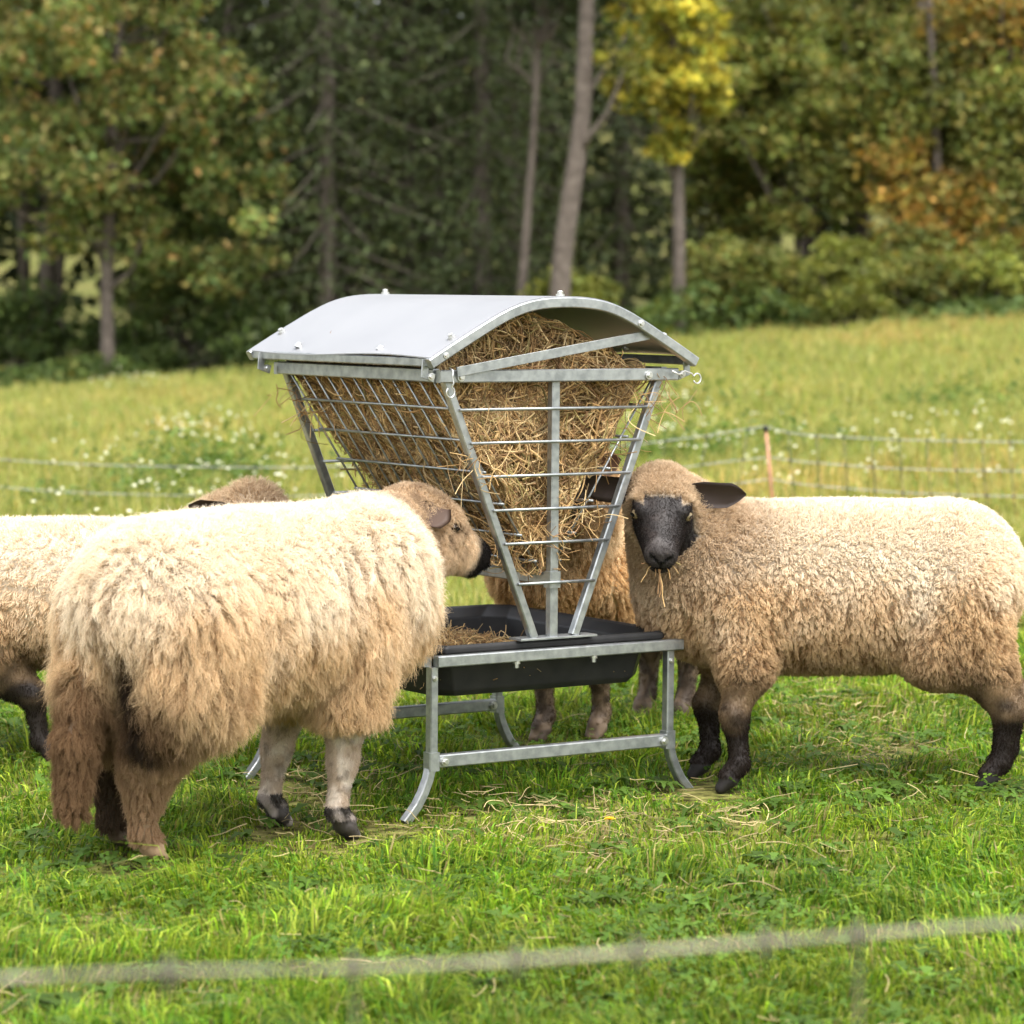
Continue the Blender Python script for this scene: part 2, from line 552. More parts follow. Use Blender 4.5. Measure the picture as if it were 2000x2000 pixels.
def build_wood():
    d = 42.0

    def tipred(C, col, rg):
        m = rg.random(len(C)) < 0.07 * sstep(1.5, 5.5, C[:, 2]) + 0.015
        col = col.copy()
        col[m] = np.array([0.30, 0.18, 0.06]) * np.exp(rg.normal(0, 0.3, (m.sum(), 1)))
        return col

    deciduous('maple_tree', col_pts([(212, 755), (208, 560), (215, 380), (230, 150)], d, 8.5), 0.10,
              [E(160, 170, d, 310, 290), E(410, 350, d, 160, 260), E(60, 330, d, 190, 150), E(240, -250, d, 280, 250), E(150, 440, d, 170, 90)],
              190, 120, 0.125, 'maple', 'large maple with green and orange turning leaves at the wood edge', seed=11, tint=tipred, limbs=True)
    deciduous('maple_tree', col_pts([(375, 750), (382, 600), (400, 430), (420, 250)], 43.5, 6.5), 0.075,
              [E(430, 400, 43.5, 130, 230), E(330, 560, 43.5, 170, 70), E(500, 610, 43.5, 90, 90)],
              75, 110, 0.125, 'maple', 'slender maple with a leaning grey stem beside the large turning maple', seed=12, weights=[.3, .2, .1, .38, .02])
    deciduous('alder_tree', col_pts([(95, 735), (92, 560), (100, 380), (110, 100)], 46, 8), 0.13,
              [E(70, 180, 46, 220, 220), E(20, -100, 46, 240, 200)], 70, 90, 0.14, 'dark',
              'dark trunk against the bright gap at the wood edge, thicker of two', bark=M_BARK_DARK, seed=13)
    deciduous('alder_tree', col_pts([(118, 700), (116, 500), (120, 300), (125, 60)], 48, 8), 0.055,
              [E(150, 130, 48, 180, 200)], 40, 80, 0.14, 'dark',
              'thin dark stem close beside the thicker trunk in the bright gap', bark=M_BARK_DARK, seed=14)
    deciduous('alder_tree', col_pts([(270, 735), (268, 600), (272, 420), (280, 200)], 45, 7), 0.09,
              [E(290, 250, 45, 180, 220)], 50, 90, 0.14, 'dark',
              'shaded stem between the two maples of the wood edge', bark=M_BARK_DARK, seed=15)
    sp = [
        (470, 44.5, 12, 2.1, 'feathery dark spruce behind the leaning grey maple stem', 21),
        (640, 43.0, 13, 2.3, 'broad dark spruce above the far left corner of the feeder roof', 22),
        (800, 44.5, 14, 2.2, 'tall dark spruce rising behind the middle of the white roof', 23),
        (940, 43.5, 12, 1.9, 'dark spruce left of the two pale leaning trunks', 24),
        (560, 47.0, 14, 2.2, 'deep shaded spruce in the gap between the two nearest spruces', 25),
        (1210, 48.5, 13, 1.6, 'shaded spruce behind the yellow maple trunk', 26),
        (1000, 48.0, 14, 2.0, 'shaded spruce behind the thin leaning trunk', 27),
    ]
    for (x, dd, h, r, lab, s) in sp:
        spruce('spruce_tree', at(x, dd), h, r, lab, s, clear=0.4 if x < 1100 else 1.0)
    deciduous('pine_tree', col_pts([(852, 640), (850, 300), (850, 100), (852, -40)], 45.0, 9), 0.14,
              [E(850, -250, 45, 200, 150), E(880, 60, 43.8, 60, 40)], 30, 110, 0.15, 'spruce',
              'grey pine trunk standing above the middle of the roof ridge', seed=31, limbs=True)
    deciduous('ash_tree', col_pts([(1088, 690), (1096, 520), (1112, 400), (1128, 300), (1138, 230), (1142, 120), (1147, -20)], 40.5, 9), 0.155,
              [E(1150, -230, 40.5, 160, 160), E(1235, 120, 40.3, 40, 60)], 30, 90, 0.12, 'olive',
              'stout pale grey trunk leaning right above the feeder roof', seed=32)
    deciduous('ash_tree', col_pts([(1015, 690), (1020, 560), (1030, 420), (1040, 300), (1046, 200), (1052, 60)], 41.5, 7), 0.075,
              [E(1060, -50, 41.5, 90, 120)], 22, 80, 0.12, 'dark', 'thin pale trunk leaning beside the stout grey trunk', seed=33)

    deciduous('yellow_maple_tree', col_pts([(1326, 660), (1326, 480), (1324, 330), (1315, 180), (1310, 40)], 41.5, 7), 0.10,
              [E(1335, 110, 41.3, 110, 130), E(1250, 200, 41.0, 60, 75), E(1205, 80, 41.3, 60, 100), E(1370, 140, 41.2, 70, 90), E(1290, -40, 41.2, 130, 90), E(1330, 270, 41.3, 70, 60)],
              110, 62, 0.13, 'yellow', 'bright yellow autumn maple with a straight grey trunk', seed=34, cr=(0.13, 0.30), weights=[.25, .25, .35, .15])
    rt = [
        ((1565, 650), (1563, 450), (1562, 250), (1560, 20), 43.5, 0.10, [E(1500, 160, 43.5, 130, 190), E(1590, 330, 43, 110, 150)], 'olive', 'olive leaved tree right of the yellow maple', 35, 95),
        ((1690, 640), (1686, 460), (1690, 250), (1695, 40), 44.5, 0.10, [E(1690, 60, 44.5, 120, 170), E(1640, 280, 44, 90, 130)], 'olive', 'tree with a brown stem showing through olive and orange leaves', 36, 80),
        ((1840, 640), (1836, 500), (1830, 300), (1820, 100), 42.5, 0.08, [E(1830, 440, 42.3, 110, 150), E(1900, 560, 42.2, 100, 60), E(1760, 330, 42.6, 80, 80), E(1950, 480, 42.2, 90, 90)], 'gold', 'golden orange autumn tree near the edge of the wood', 37, 75),
        ((1780, 620), (1790, 450), (1800, 200), (1800, 0), 44.0, 0.10, [E(1830, 190, 43, 170, 160), E(1960, 300, 42.6, 110, 190), E(1740, 480, 42.0, 90, 90)], 'olive', 'broad green crowned tree above the golden orange one', 38, 110),
        ((1950, 610), (1955, 400), (1940, 150), (1930, -40), 43.0, 0.11, [E(1930, 50, 43, 130, 110), E(1990, 150, 43, 60, 120)], 'gold', 'tree with hanging golden leaves over the meadow corner', 39, 55),
        ((1410, 660), (1420, 480), (1430, 330), (1440, 120), 45.0, 0.09, [E(1440, 330, 44.6, 120, 150), E(1450, 80, 45, 100, 150)], 'olive', 'loose brown green tree close behind the yellow maple', 40, 80),
    ]
    for (a, b, c, e, dd, r, ells, pal, lab, s, ncl) in rt:
        deciduous('autumn_tree', col_pts([a, b, c, e], dd, 8), r, ells, ncl, 100, 0.125, pal, lab, seed=s, cr=(0.3, 0.55))
    # shrubs along the meadow edge
    shr = [
        (1655, 560, 40.5, 75, 95, 'lime', 'yellow green sapling shrub at the meadow edge', 51, 26),
        (1420, 545, 42.0, 90, 110, 'olive', 'pale brushy shrub right of the yellow maple trunk', 52, 36),
        (1120, 570, 41.0, 75, 40, 'lime', 'yellow bush peeping over the roof crest', 53, 16),
        (1560, 560, 42.2, 90, 80, 'olive', 'rounded olive bush left of the yellow green sapling', 54, 30),
        (1790, 560, 41.5, 100, 75, 'olive', 'dense bush under the golden orange tree', 55, 34),
        (1950, 540, 41.5, 70, 80, 'lime', 'light green bush at the edge of the picture', 56, 26),
        (250, 690, 43.0, 110, 60, 'green', 'green bush under the large maple', 57, 26),
        (60, 640, 43.5, 100, 80, 'green', 'green bush below the bright gap in the wood', 58, 30),
        (480, 660, 42.5, 90, 80, 'green', 'dark leafy bush beside the far corner of the roof', 59, 30),
    ]
    for (x, y, dd, rx, rz, pal, lab, s, ncl) in shr:
        b = at(x, dd)
        c = px(x, y, dd)
        deciduous('shrub', np.stack([b + (c - b) * t for t in np.linspace(0, 1, 6)]), 0.03, [E(x, y, dd, rx, rz)], ncl, 100, 0.11, pal, lab, 'shrub', seed=s, cr=(0.22, 0.4))
    # nettles and low scrub along the foot of the wood
    rg = np.random.default_rng(60)
    n = 30000
    X = rg.uniform(-11, 11, n); Y = 41.6 + 1.1 * (vnoise(X * .6, X * 0, 62) - .5) * 2 + rg.normal(0, .55, n)
    hgt = 0.10 + 0.75 * vnoise(X * 0.9, Y * 0.5, 61) ** 2 + 0.5 * np.exp(-((X - 2.9) / 1.2) ** 2)
    Z = gz(X, Y) + rg.random(n) * hgt
    V, Fq = leaf_quads(np.stack([X, Y, Z], -1), 0.12, rg, droop=0.2)
    col = pick('green', n, rg) * 1.25
    m = rg.random(n) < 0.12; col[m] = pick('olive', m.sum(), rg)
    tag(mesh_arrays('undergrowth', V, Fq, M_LEAF, col=np.repeat(col, 4, 0)), 'low nettles and scrub along the foot of the wood', 'undergrowth', kind='stuff')
    # the wood behind, one mass
    n = 190000
    X = rg.uniform(-26, 26, n); Y = rg.uniform(48, 60, n)
    Z = rg.uniform(0, 1, n) ** 0.8 * 20
    u = X / Y * F_PX + 1000                                   # openings where a clearing shows through
    open_l = np.exp(-((X + 7.6) / 1.1) ** 2) * (np.abs(Z - 1.7) < 0.9)
    open_r = np.exp(-((X - 2.6) / 1.3) ** 2) * (np.abs(Z - 3.4) < 1.1)
    keep = rg.random(n) > np.maximum(open_l * 0.75, open_r * 0.62)
    keep &= ~((Z < 2.2) & (rg.random(n) < 0.4))
    X, Y, Z = X[keep], Y[keep], Z[keep]
    C = np.stack([X, Y, gz(X, Y) + Z], -1)
    V, Fq = leaf_quads(C, 0.36, rg, droop=0.5)
    col = pick('dark', len(C), rg) * 0.9
    m = (rg.random(len(C)) < 0.35) & (X > 3); col[m] = pick('olive', m.sum(), rg) * 0.8
    wood = mesh_arrays('forest', V, Fq, M_LEAF, col=np.repeat(col, 4, 0))
    tag(wood, 'dark mixed wood filling the back of the picture', 'wood', kind='stuff')
    parts = []
    for k in range(90):
        x, y = rg.uniform(-24, 24), rg.uniform(47.5, 60)
        z = float(gz(x, y)); l = rg.normal(0, 0.03)
        parts.append(tube_mesh(np.array([[x, y, z - .1], [x + l * 4, y, z + 4], [x + l * 11, y, z + 11]]), np.array([.14, .11, .04]) * rg.uniform(.6, 1.3), 7))
    V, Q, T = merge(parts)
    mesh_arrays('trunk', V, [Q, T], M_BARK_DARK, wood, smooth=True)['kind'] = 'stuff'


build_wood()


# ------------------------------------------------------------------ grass
def blades(X, Y, Z, H, W, rg, bend=0.55, az=None):
    """three-triangle bent blades"""
    n = len(X)
    a = rg.uniform(0, 6.283, n) if az is None else az
    d = np.stack([np.cos(a), np.sin(a), 0 * a], -1)
    b = rg.uniform(0, 6.283, n)
    s = np.stack([np.cos(b), np.sin(b), 0 * b], -1)
    P = np.stack([X, Y, Z], -1)
    k = np.abs(rg.normal(bend, 0.35, n))
    up = np.array([0, 0, 1.0])
    m = P + up * (H * 0.6)[:, None] + d * (H * k * 0.28)[:, None]
    t = P + up * (H * np.clip(1.05 - 0.45 * k, 0.25, 1))[:, None] + d * (H * k * 0.95)[:, None]
    w = (W / 2)[:, None]
    V = np.stack([P - s * w, P + s * w, m + s * w * 0.8, m - s * w * 0.8, t], 1).reshape(-1, 3)
    o = (np.arange(n) * 5)[:, None]
    F = np.concatenate([o + np.array([[0, 1, 2]]), o + np.array([[0, 2, 3]]), o + np.array([[3, 2, 4]])])
    return V, F


def litter_density(X, Y):
    """where dry straw lies trampled into the turf"""
    spots = [(1120, 1650, 260, 45), (1700, 1470, 170, 60), (620, 1560, 120, 60), (1000, 1610, 160, 40), (1650, 1400, 150, 40), (1450, 1620, 120, 30)]
    D = np.zeros_like(X)
    for (x, y, rx, ry) in spots:
        dd = HC * F_PX / (y - HORIZON)
        cx, cy_ = (x - 1000) / F_PX * dd, dd
        r_x = rx / F_PX * dd
        r_y = HC * F_PX / (y - ry - HORIZON) - dd
        D = np.maximum(D, np.exp(-((X - cx) / r_x) ** 2 - ((Y - cy_) / r_y) ** 2))
    return D


TRAMPLED = [(.625, 8.585), (.56, 8.83), (1.385, 8.63), (1.44, 8.86), (-.443, 7.86), (-.632, 8.06), (-.925, 7.56), (-1.0, 7.72), (-.28, 8.12), (.5, 8.66), (.1, 9.56), (.275, 9.6), (.02, 9.37), (-.7, 8.88)]


def build_grass():
    rg = np.random.default_rng(70)
    # near turf
    n = 240000
    Y = 5.2 + (13.0 - 5.2) * rg.random(n) ** 1.25
    hw = Y * 0.18 + 0.35
    X = rg.uniform(-1, 1, n) * hw
    tuft = vnoise(X * 5, Y * 5, 71) * 0.6 + vnoise(X * 13 + 5, Y * 13, 72) * 0.4
    patch = vnoise(X * 1.4 + 3, Y * 1.4, 73)
    lit = litter_density(X, Y)
    keep = rg.random(n) < (0.18 + 1.15 * tuft) * (1 - 0.45 * lit)
    X, Y, tuft, patch, lit = X[keep], Y[keep], tuft[keep], patch[keep], lit[keep]
    n = len(X)
    H = (0.020 + 0.102 * tuft ** 2.0 + 0.016 * patch) * rg.uniform(0.55, 1.35, n) * (1 - 0.4 * lit)
    for (fx, fy) in TRAMPLED:
        H *= 1 - .85 * np.exp(-((X - fx) / .10) ** 2 - ((Y - fy + .16) / .26) ** 2)
    tall = rg.random(n) < 0.02
    H[tall] *= 1.6
    W = rg.uniform(0.0028, 0.0070, n) * (Y / 7.5) ** .5
    az = 6.283 * vnoise(X * 3, Y * 3, 74) * 2 + rg.normal(0, 0.9, n)
    V, F = blades(X, Y, gz(X, Y) - 0.004, H, W, rg, 0.85, az)
    base = np.array([[0.165, 0.255, 0.016], [0.090, 0.190, 0.015], [0.255, 0.305, 0.036], [0.058, 0.135, 0.016]])
    pr = np.stack([0.35 + 0 * X, 0.15 + 0.4 * (1 - patch), 0.1 + 0.5 * patch, 0.12 + 0 * X], -1); pr /= pr.sum(1)[:, None]
    idx = (rg.random((n, 1)) > np.cumsum(pr, 1)).sum(1).clip(0, 3)
    col = base[idx] * np.exp(rg.normal(0, 0.36, (n, 1))) * (.66 + .68 * vnoise(X * 2.6, Y * 2.6, 76))[:, None]
    dry = rg.random(n) < 0.05 + 0.22 * lit
    col[dry] = np.array([0.27, 0.22, 0.09]) * np.exp(rg.normal(0, 0.3, (dry.sum(), 1)))
    g = mesh_arrays('grass', V, F, M_GRASS, col=np.repeat(col, 5, 0))
    tag(g, 'short lush green grass of the pasture around the feeder', 'grass', kind='stuff')

    # clover and small broad leaves between the blades
    n = 20000
    Y = 5.2 + 6.5 * rg.random(n) ** 1.2
    X = rg.uniform(-1, 1, n) * (Y * 0.18 + 0.3)
    dens = vnoise(X * 2.2 + 7, Y * 2.2, 75)
    keep = (rg.random(n) < sstep(0.35, 0.75, dens))
    X, Y = X[keep], Y[keep]
    n = len(X)
    C = np.stack([X, Y, gz(X, Y) + rg.uniform(0.01, 0.055, n)], -1)
    k3 = np.repeat(np.arange(n), 3)
    ang = rg.random(n)[k3] * 6.28 + np.tile([0, 2.09, 4.19], n)
    s = rg.uniform(0.007, 0.015, n)[k3]
    tilt = rg.normal(0, 0.35, (n, 2))[k3]
    d = np.stack([np.cos(ang), np.sin(ang)], -1)
    e = np.stack([-d[:, 1], d[:, 0]], -1)

    def up3(p2):
        return np.concatenate([p2, (p2 * tilt).sum(1, keepdims=True)], 1)
    V = np.stack([C[k3] + up3(d * 0), C[k3] + up3((d * .65 + e * .5) * s[:, None]), C[k3] + up3(d * 1.25 * s[:, None]), C[k3] + up3((d * .65 - e * .5) * s[:, None])], 1)
    col = pick('green', n, rg)[k3] * np.array([1.2, 1.5, .7])
    o = mesh_arrays('clover_leaves', V.reshape(-1, 3), np.arange(len(V) * 4).reshape(-1, 4), M_GRASS, col=np.repeat(col, 4, 0))
    tag(o, 'clover and small broad leaves among the grass', 'ground cover', kind='stuff')

    # broad-leaved rosettes (dandelion, dock): stems of lobed leaves
    n = 560
    Y = 5.3 + 5.5 * rg.random(n); X = rg.uniform(-1, 1, n) * (Y * 0.175 + 0.2)
    vs_, fs_, cs_, off = [], [], [], 0
    for i in range(n):
        nl = rg.integers(5, 10)
        z0 = float(gz(X[i], Y[i]))
        c0 = np.array([[0.070, 0.125, 0.018]]) * np.exp(rg.normal(0, 0.25))
        for k in range(nl):
            a = rg.random() * 6.28
            L = rg.uniform(0.035, 0.08); w = L * rg.uniform(0.13, 0.2)
            t = np.linspace(0, 1, 7)
            wid = w * np.sin(math.pi * t ** 0.75) * (1 + 0.35 * np.where(np.arange(7) % 2 == 0, -1, 1))
            wid[-1] = 0.001
            r = L * t
            zz = z0 + 0.015 + L * (0.75 * t - 0.75 * t * t * rg.uniform(.7, 1.3))
            dx, dy = math.cos(a), math.sin(a)
            cx, cy_ = X[i] + dx * r, Y[i] + dy * r
            vs_.append(np.concatenate([np.stack([cx - dy * wid, cy_ + dx * wid, zz + wid * .3], -1), np.stack([cx + dy * wid, cy_ - dx * wid, zz + wid * .3], -1)]))
            q = np.array([[j, j + 1, 8 + j, 7 + j] for j in range(6)]) + off
            fs_.append(q); off += 14
            cs_.append(np.repeat(c0 * np.exp(rg.normal(0, .12)), 14, 0))
    o = mesh_arrays('broadleaf_weeds', np.concatenate(vs_), np.concatenate(fs_), M_GRASS, col=np.concatenate(cs_))
    tag(o, 'flat broad leaved weeds growing in the pasture turf', 'weeds', kind='stuff')

    # rougher meadow beyond the fence
    n = 230000
    Y = 12.5 + (44 - 12.5) * rg.random(n) ** 1.5
    X = rg.uniform(-1, 1, n) * (Y * 0.185 + 0.6)
    tuft = vnoise(X * 1.6, Y * 1.2, 81) * 0.5 + vnoise(X * 5, Y * 3.5, 82) * 0.5
    dryn = .6 * vnoise(X * 0.5 + 2, Y * 0.35, 83) + .4 * vnoise(X * 1.9, Y * 1.1, 84)
    H = (0.07 + 0.22 * tuft) * rg.uniform(0.6, 1.3, n) * (0.55 + 0.45 * sstep(13, 17, Y))
    W = rg.uniform(0.006, 0.012, n) * (Y / 18) ** 0.8
    V, F = blades(X, Y, gz(X, Y), H, W, rg, 0.45)
    base = np.array([[0.285, 0.300, 0.075], [0.385, 0.350, 0.120], [0.180, 0.240, 0.058]])
    col = base[rg.choice(3, n, p=[.4, .35, .25])] * np.exp(rg.normal(0, 0.2, (n, 1)))
    dry = rg.random(n) < 0.04 + 0.40 * sstep(0.50, 0.74, dryn)
    col[dry] = np.array([0.48, 0.34, 0.12]) * np.exp(rg.normal(0, 0.25, (dry.sum(), 1)))
    o = mesh_arrays('meadow_grass', V, F, M_GRASS, col=np.repeat(col, 5, 0))
    tag(o, 'tall yellowing meadow grass beyond the netting fence', 'grass', kind='stuff')

    # white flower heads of the meadow
    spots = [(400, 830, 110, 45, 60), (1300, 790, 110, 45, 70), (1420, 850, 180, 55, 40), (1850, 830, 170, 50, 35), (250, 930, 260, 90, 60), (560, 930, 150, 60, 35), (1700, 880, 260, 60, 35), (270, 735, 60, 8, 25)]
    P = []
    for (x, y, rx, ry, k) in spots:
        xs, ys = rg.normal(x, rx * .6, k), rg.normal(y, ry * .6, k)
        for a, b in zip(xs, ys):
            if b < 720: continue
            dd = np.linspace(12.5, 44, 200)
            zz = gz((a - 1000) / F_PX * dd, dd) + 0.3
            yy = HORIZON + (HC - zz) / dd * F_PX
            dsel = dd[np.abs(yy - b).argmin()]
            P.append([(a - 1000) / F_PX * dsel, dsel, zz[np.abs(yy - b).argmin()] + rg.uniform(-.06, .06)])
    P = np.array(P)
    parts_v, parts_f, off = [], [], 0
    n = len(P)
    ang = np.arange(7) * 2 * math.pi / 7
    rad = rg.uniform(0.008, 0.018, n)
    ring = np.stack([np.cos(ang), np.sin(ang), 0 * ang], -1)
    V1 = P[:, None, :] + ring[None] * rad[:, None, None]
    V2 = P + np.array([0, 0, 1]) * (rad * 0.55)[:, None]
    V3 = P - np.array([0, 0, 1]) * (rad * 0.5)[:, None]
    V = np.concatenate([V1, V2[:, None], V3[:, None]], 1).reshape(-1, 3)
    F = []
    for s in range(7):
        F.append([s, (s + 1) % 7, 7]); F.append([(s + 1) % 7, s, 8])
    F = (np.array(F)[None] + (np.arange(n) * 9)[:, None, None]).reshape(-1, 3)
    col = np.tile(np.array([[0.82, 0.80, 0.75]]), (len(V), 1))
    sv, sf = blades(P[:, 0], P[:, 1], P[:, 2] - 0.32, np.full(n, 0.33), np.full(n, 0.008), rg, 0.02)
    sc = np.tile(np.array([[0.10, 0.13, 0.03]]), (len(sv), 1))
    o = mesh_arrays('meadow_flowers', np.concatenate([V, sv]), np.concatenate([F, sf + len(V)]), M_GRASS, col=np.concatenate([col, sc]))
    tag(o, 'small white flower heads scattered through the far meadow', 'flowers', kind='stuff')

    # leafy weed clumps in the meadow
    Cw = []
    for (x, y, dd, rx, rz, k) in [(400, 840, 21, .55, .30, 900), (330, 870, 19.5, .4, .2, 400), (1880, 760, 26, .7, .25, 500), (1340, 800, 22, .6, .25, 600), (1540, 790, 23, .5, .2, 350), (90, 900, 19, .5, .15, 300), (1290, 750, 27, .8, .3, 500)]:
        c = at(x, dd)
        d_ = rg.normal(size=(k, 3)) * np.array([rx * .55, rx * .55, rz * .5])
        d_[:, 2] = np.abs(d_[:, 2])
        Cw.append(c + d_ + np.array([0, 0, .05]))
    Cw = np.concatenate(Cw)
    wv, wf = leaf_quads(Cw, .075, rg, droop=0.1, aspect=.4)
    o = mesh_arrays('meadow_weeds', wv, wf, M_GRASS, col=np.repeat(pick('green', len(Cw), rg) * np.array([1.7, 1.7, 1.6]), 4, 0))
    tag(o, 'darker leafy weed clumps standing in the far meadow', 'weeds', kind='stuff')

    # dandelion
    p = at(1190, HC * F_PX / (1655 - HORIZON))
    root = link(bpy.data.objects.new('dandelion', None)); root.location = p
    rod('stem', [(0, 0, 0), (0.004, 0, .03), (0.003, -.004, .062)], 0.0016, mat_basic('dandelion_stem', (.12, .16, .05), .5), root, 6)
    v, f, off = [], [], 0
    for ringk, (npet, rr, tl) in enumerate([(15, .0150, .25), (12, .011, .6), (8, .006, 1.1)]):
        for k in range(npet):
            a = k * 6.283 / npet + ringk
            dx, dy = math.cos(a), math.sin(a)
            c0 = np.array([0.003, -.004, .062])
            tip = c0 + np.array([dx * rr, dy * rr, rr * tl])
            sd_ = np.array([-dy, dx, 0]) * .0018
            v += [c0 - sd_ * .4, c0 + sd_ * .4, tip + sd_, tip - sd_]; f.append([off, off + 1, off + 2, off + 3]); off += 4
    mesh_arrays('flower_head', v, np.array(f), mat_basic('dandelion_yellow', (.80, .50, .01), .6), root)
    tag(root, 'single yellow dandelion flower in the grass before the feeder', 'flower')


build_grass()


def build_litter():
    rg = np.random.default_rng(90)
    n = 26000
    Y = 5.6 + 6.0 * rg.random(n); X = rg.uniform(-1, 1, n) * (Y * 0.18 + 0.2)
    D = litter_density(X, Y)
    keep = rg.random(n) < D * 0.26 + 0.014
    X, Y = X[keep], Y[keep]
    n = len(X)
    L = rg.uniform(0.03, 0.12, n)
    a = rg.uniform(0, 6.283, n)
    t = np.linspace(-.5, .5, 4)
    cv = rg.normal(0, 0.25, n)
    z0 = gz(X, Y) + rg.uniform(0.012, 0.05, n)
    sl = rg.normal(0, 0.18, n)
    px_ = X[:, None] + np.cos(a)[:, None] * L[:, None] * t + (np.sin(a) * cv * L)[:, None] * (t ** 2)
    py_ = Y[:, None] + np.sin(a)[:, None] * L[:, None] * t - (np.cos(a) * cv * L)[:, None] * (t ** 2)
    pz_ = z0[:, None] + (sl * L)[:, None] * t + rg.normal(0, .003, (n, 4))
    pz_ = np.maximum(pz_, gz(px_, py_) + 0.004)
    col = np.array([0.46, 0.36, 0.18]) * np.exp(rg.normal(0, 0.3, (n, 1)))
    tag(curves_obj('straw_litter', np.stack([px_, py_, pz_], -1), rg.uniform(.0005, .0012, (n, 1)) * np.ones((1, 4)), col, M_HAY),
        'dry straw stalks trampled over the grass', 'straw', kind='stuff')


build_litter()


# ------------------------------------------------------------------ netting fences
def build_far_fence():
    D0 = 18.0
    root = link(bpy.data.objects.new('netting_fence', None))
    pp = px(1500, 940, D0)
    base = np.array([pp[0], D0, float(gz(pp[0], D0))])
    root.location = base

    def loc(P):
        return np.asarray(P) - base
    post_top = px(1496, 838, D0)
    foot = px(1516, 1000, D0); foot[2] = base[2] - 0.05
    rod('post', loc([foot, (foot + post_top) / 2, post_top]), np.array([.011, .010, .009]), M_POST, root)
    rod('post_cap', loc([post_top - [0, 0, .012], post_top + [0, 0, .012], post_top + [0, 0, .022]]), np.array([.016, .016, .008]), M_CAP, root)
    # strands through photo points, left run then right run
    runs = [
        [[(-150, 885), (0, 898), (120, 906), (300, 911), (575, 914), (900, 905), (1240, 868), (1400, 850), (1496, 832)], [(1496, 832), (1520, 844), (1600, 852), (1750, 859), (1900, 862), (2150, 866)]],
        [[(-150, 935), (0, 952), (120, 962), (300, 967), (575, 970), (900, 960), (1240, 928), (1400, 902), (1502, 893)], [(1502, 893), (1560, 902), (1750, 916), (1900, 919), (2150, 922)]],
        [[(-150, 990), (0, 1008), (120, 1016), (300, 1020), (575, 1024), (900, 1012), (1240, 975), (1400, 950), (1506, 935)], [(1506, 935), (1560, 946), (1750, 962), (1900, 968), (2150, 972)]],
        [[(-150, 1045), (0, 1060), (300, 1072), (575, 1076), (900, 1064), (1240, 1026), (1400, 1000), (1510, 985)], [(1510, 985), (1560, 996), (1750, 1010), (1900, 1018), (2150, 1022)]],
    ]

    def dep(x):
        return D0 + (0.0 if x > 1500 else 0.0006 * (1500 - x))

    def interp(pts, xs):
        q = np.array(pts, float)
        return np.interp(xs, q[:, 0], q[:, 1])
    for si, (lft, rgt) in enumerate(runs):
        for run in (lft, rgt):
            xs = np.linspace(run[0][0], run[-1][0], 26)
            ys = interp(run, xs)
            for _ in range(2):
                ys[1:-1] = (ys[:-2] + 2 * ys[1:-1] + ys[2:]) / 4
            rod('wire_strand', loc([px(x, y, dep(x)) for x, y in zip(xs, ys)]), 0.0028, M_ROPE, root, 5)
    # vertical drop strands with a knot at every crossing
    knot_v, knot_q, knot_t = tube_mesh(np.array([[0, 0, -.009], [0, 0, -.004], [0, 0, .004], [0, 0, .009]]), np.array([.004, .0085, .0085, .004]), 6)
    kme = None
    xs_all = list(np.arange(-60, 1490, 80)) + list(np.arange(1540, 2060, 54))
    for x in xs_all:
        xx = x
        pts = []
        for si, (lft, rgt) in enumerate(runs):
            run = lft if x < 1500 else rgt
            xk = xx + si * (4 if x > 1500 else -9)
            pts.append(px(xk, float(interp(run, xk)), dep(x)))
        strand = rod('drop_strand', loc(pts), 0.0026 if x > 1300 else 0.0013, M_STRAND, root, 5)
        for p in pts[:3]:
            if kme is None:
                k = mesh_arrays('knot', knot_v, [knot_q, knot_t], M_CAP, strand, smooth=True); kme = k.data
            else:
                k = link(bpy.data.objects.new('knot', kme), strand)
            k.location = loc(p)
    tag(root, 'white netting fence with black knots and one brown post across the meadow', 'fence')


def build_near_fence():
    root = link(bpy.data.objects.new('rope_fence', None))
    d0 = 2.87
    base = np.array([0.0, d0, 0.0]); root.location = base
    pts = [(-250, 1922), (0, 1912), (300, 1898), (650, 1893), (1000, 1878), (1300, 1855), (1600, 1832), (2000, 1802), (2250, 1785)]
    xs = np.linspace(-250, 2250, 40)
    q = np.array(pts, float)
    ys = np.interp(xs, q[:, 0], q[:, 1])
    for _ in range(3):
        ys[1:-1] = (ys[:-2] + 2 * ys[1:-1] + ys[2:]) / 4
    dd = np.interp(xs, [-250, 2250], [2.62, 3.0])
    P = np.array([px(x, y, e) for x, y, e in zip(xs, ys, dd)])
    strand = rod('rope_strand', P - base, 0.0031, M_ROPE_GREY, root, 8)
    for k, x in enumerate([-100, 330, 690, 1010, 1245, 1495, 1675, 2050]):
        i = np.abs(xs - x).argmin()
        p = np.array([np.interp(x, xs, P[:, c]) for c in range(3)])
        b = p.copy(); b[2] = 0.0
        if x in (690, 1675): rod('drop_strand', np.array([p - base, (p + b) / 2 - base + [.01, 0, 0], b - base]), 0.0014, M_STRAND, root, 5)
        V, Qd, T = tube_mesh(np.array([[0, 0, -.02], [0, 0, -.008], [0, 0, .008], [0, 0, .014]]) + p - base, np.array([.002, .0055, .0055, .003]), 7)
        mesh_arrays('knot', V, [Qd, T], M_STRAND, root, smooth=True)
    for s in range(1, 5):
        Q = P.copy(); Q[:, 2] -= 0.17 * s
        rod('rope_strand', Q - base, 0.003, M_ROPE_GREY, root, 6)
    tag(root, 'out of focus grey fence rope crossing the grass at the bottom of the picture', 'fence')


build_far_fence()
build_near_fence()

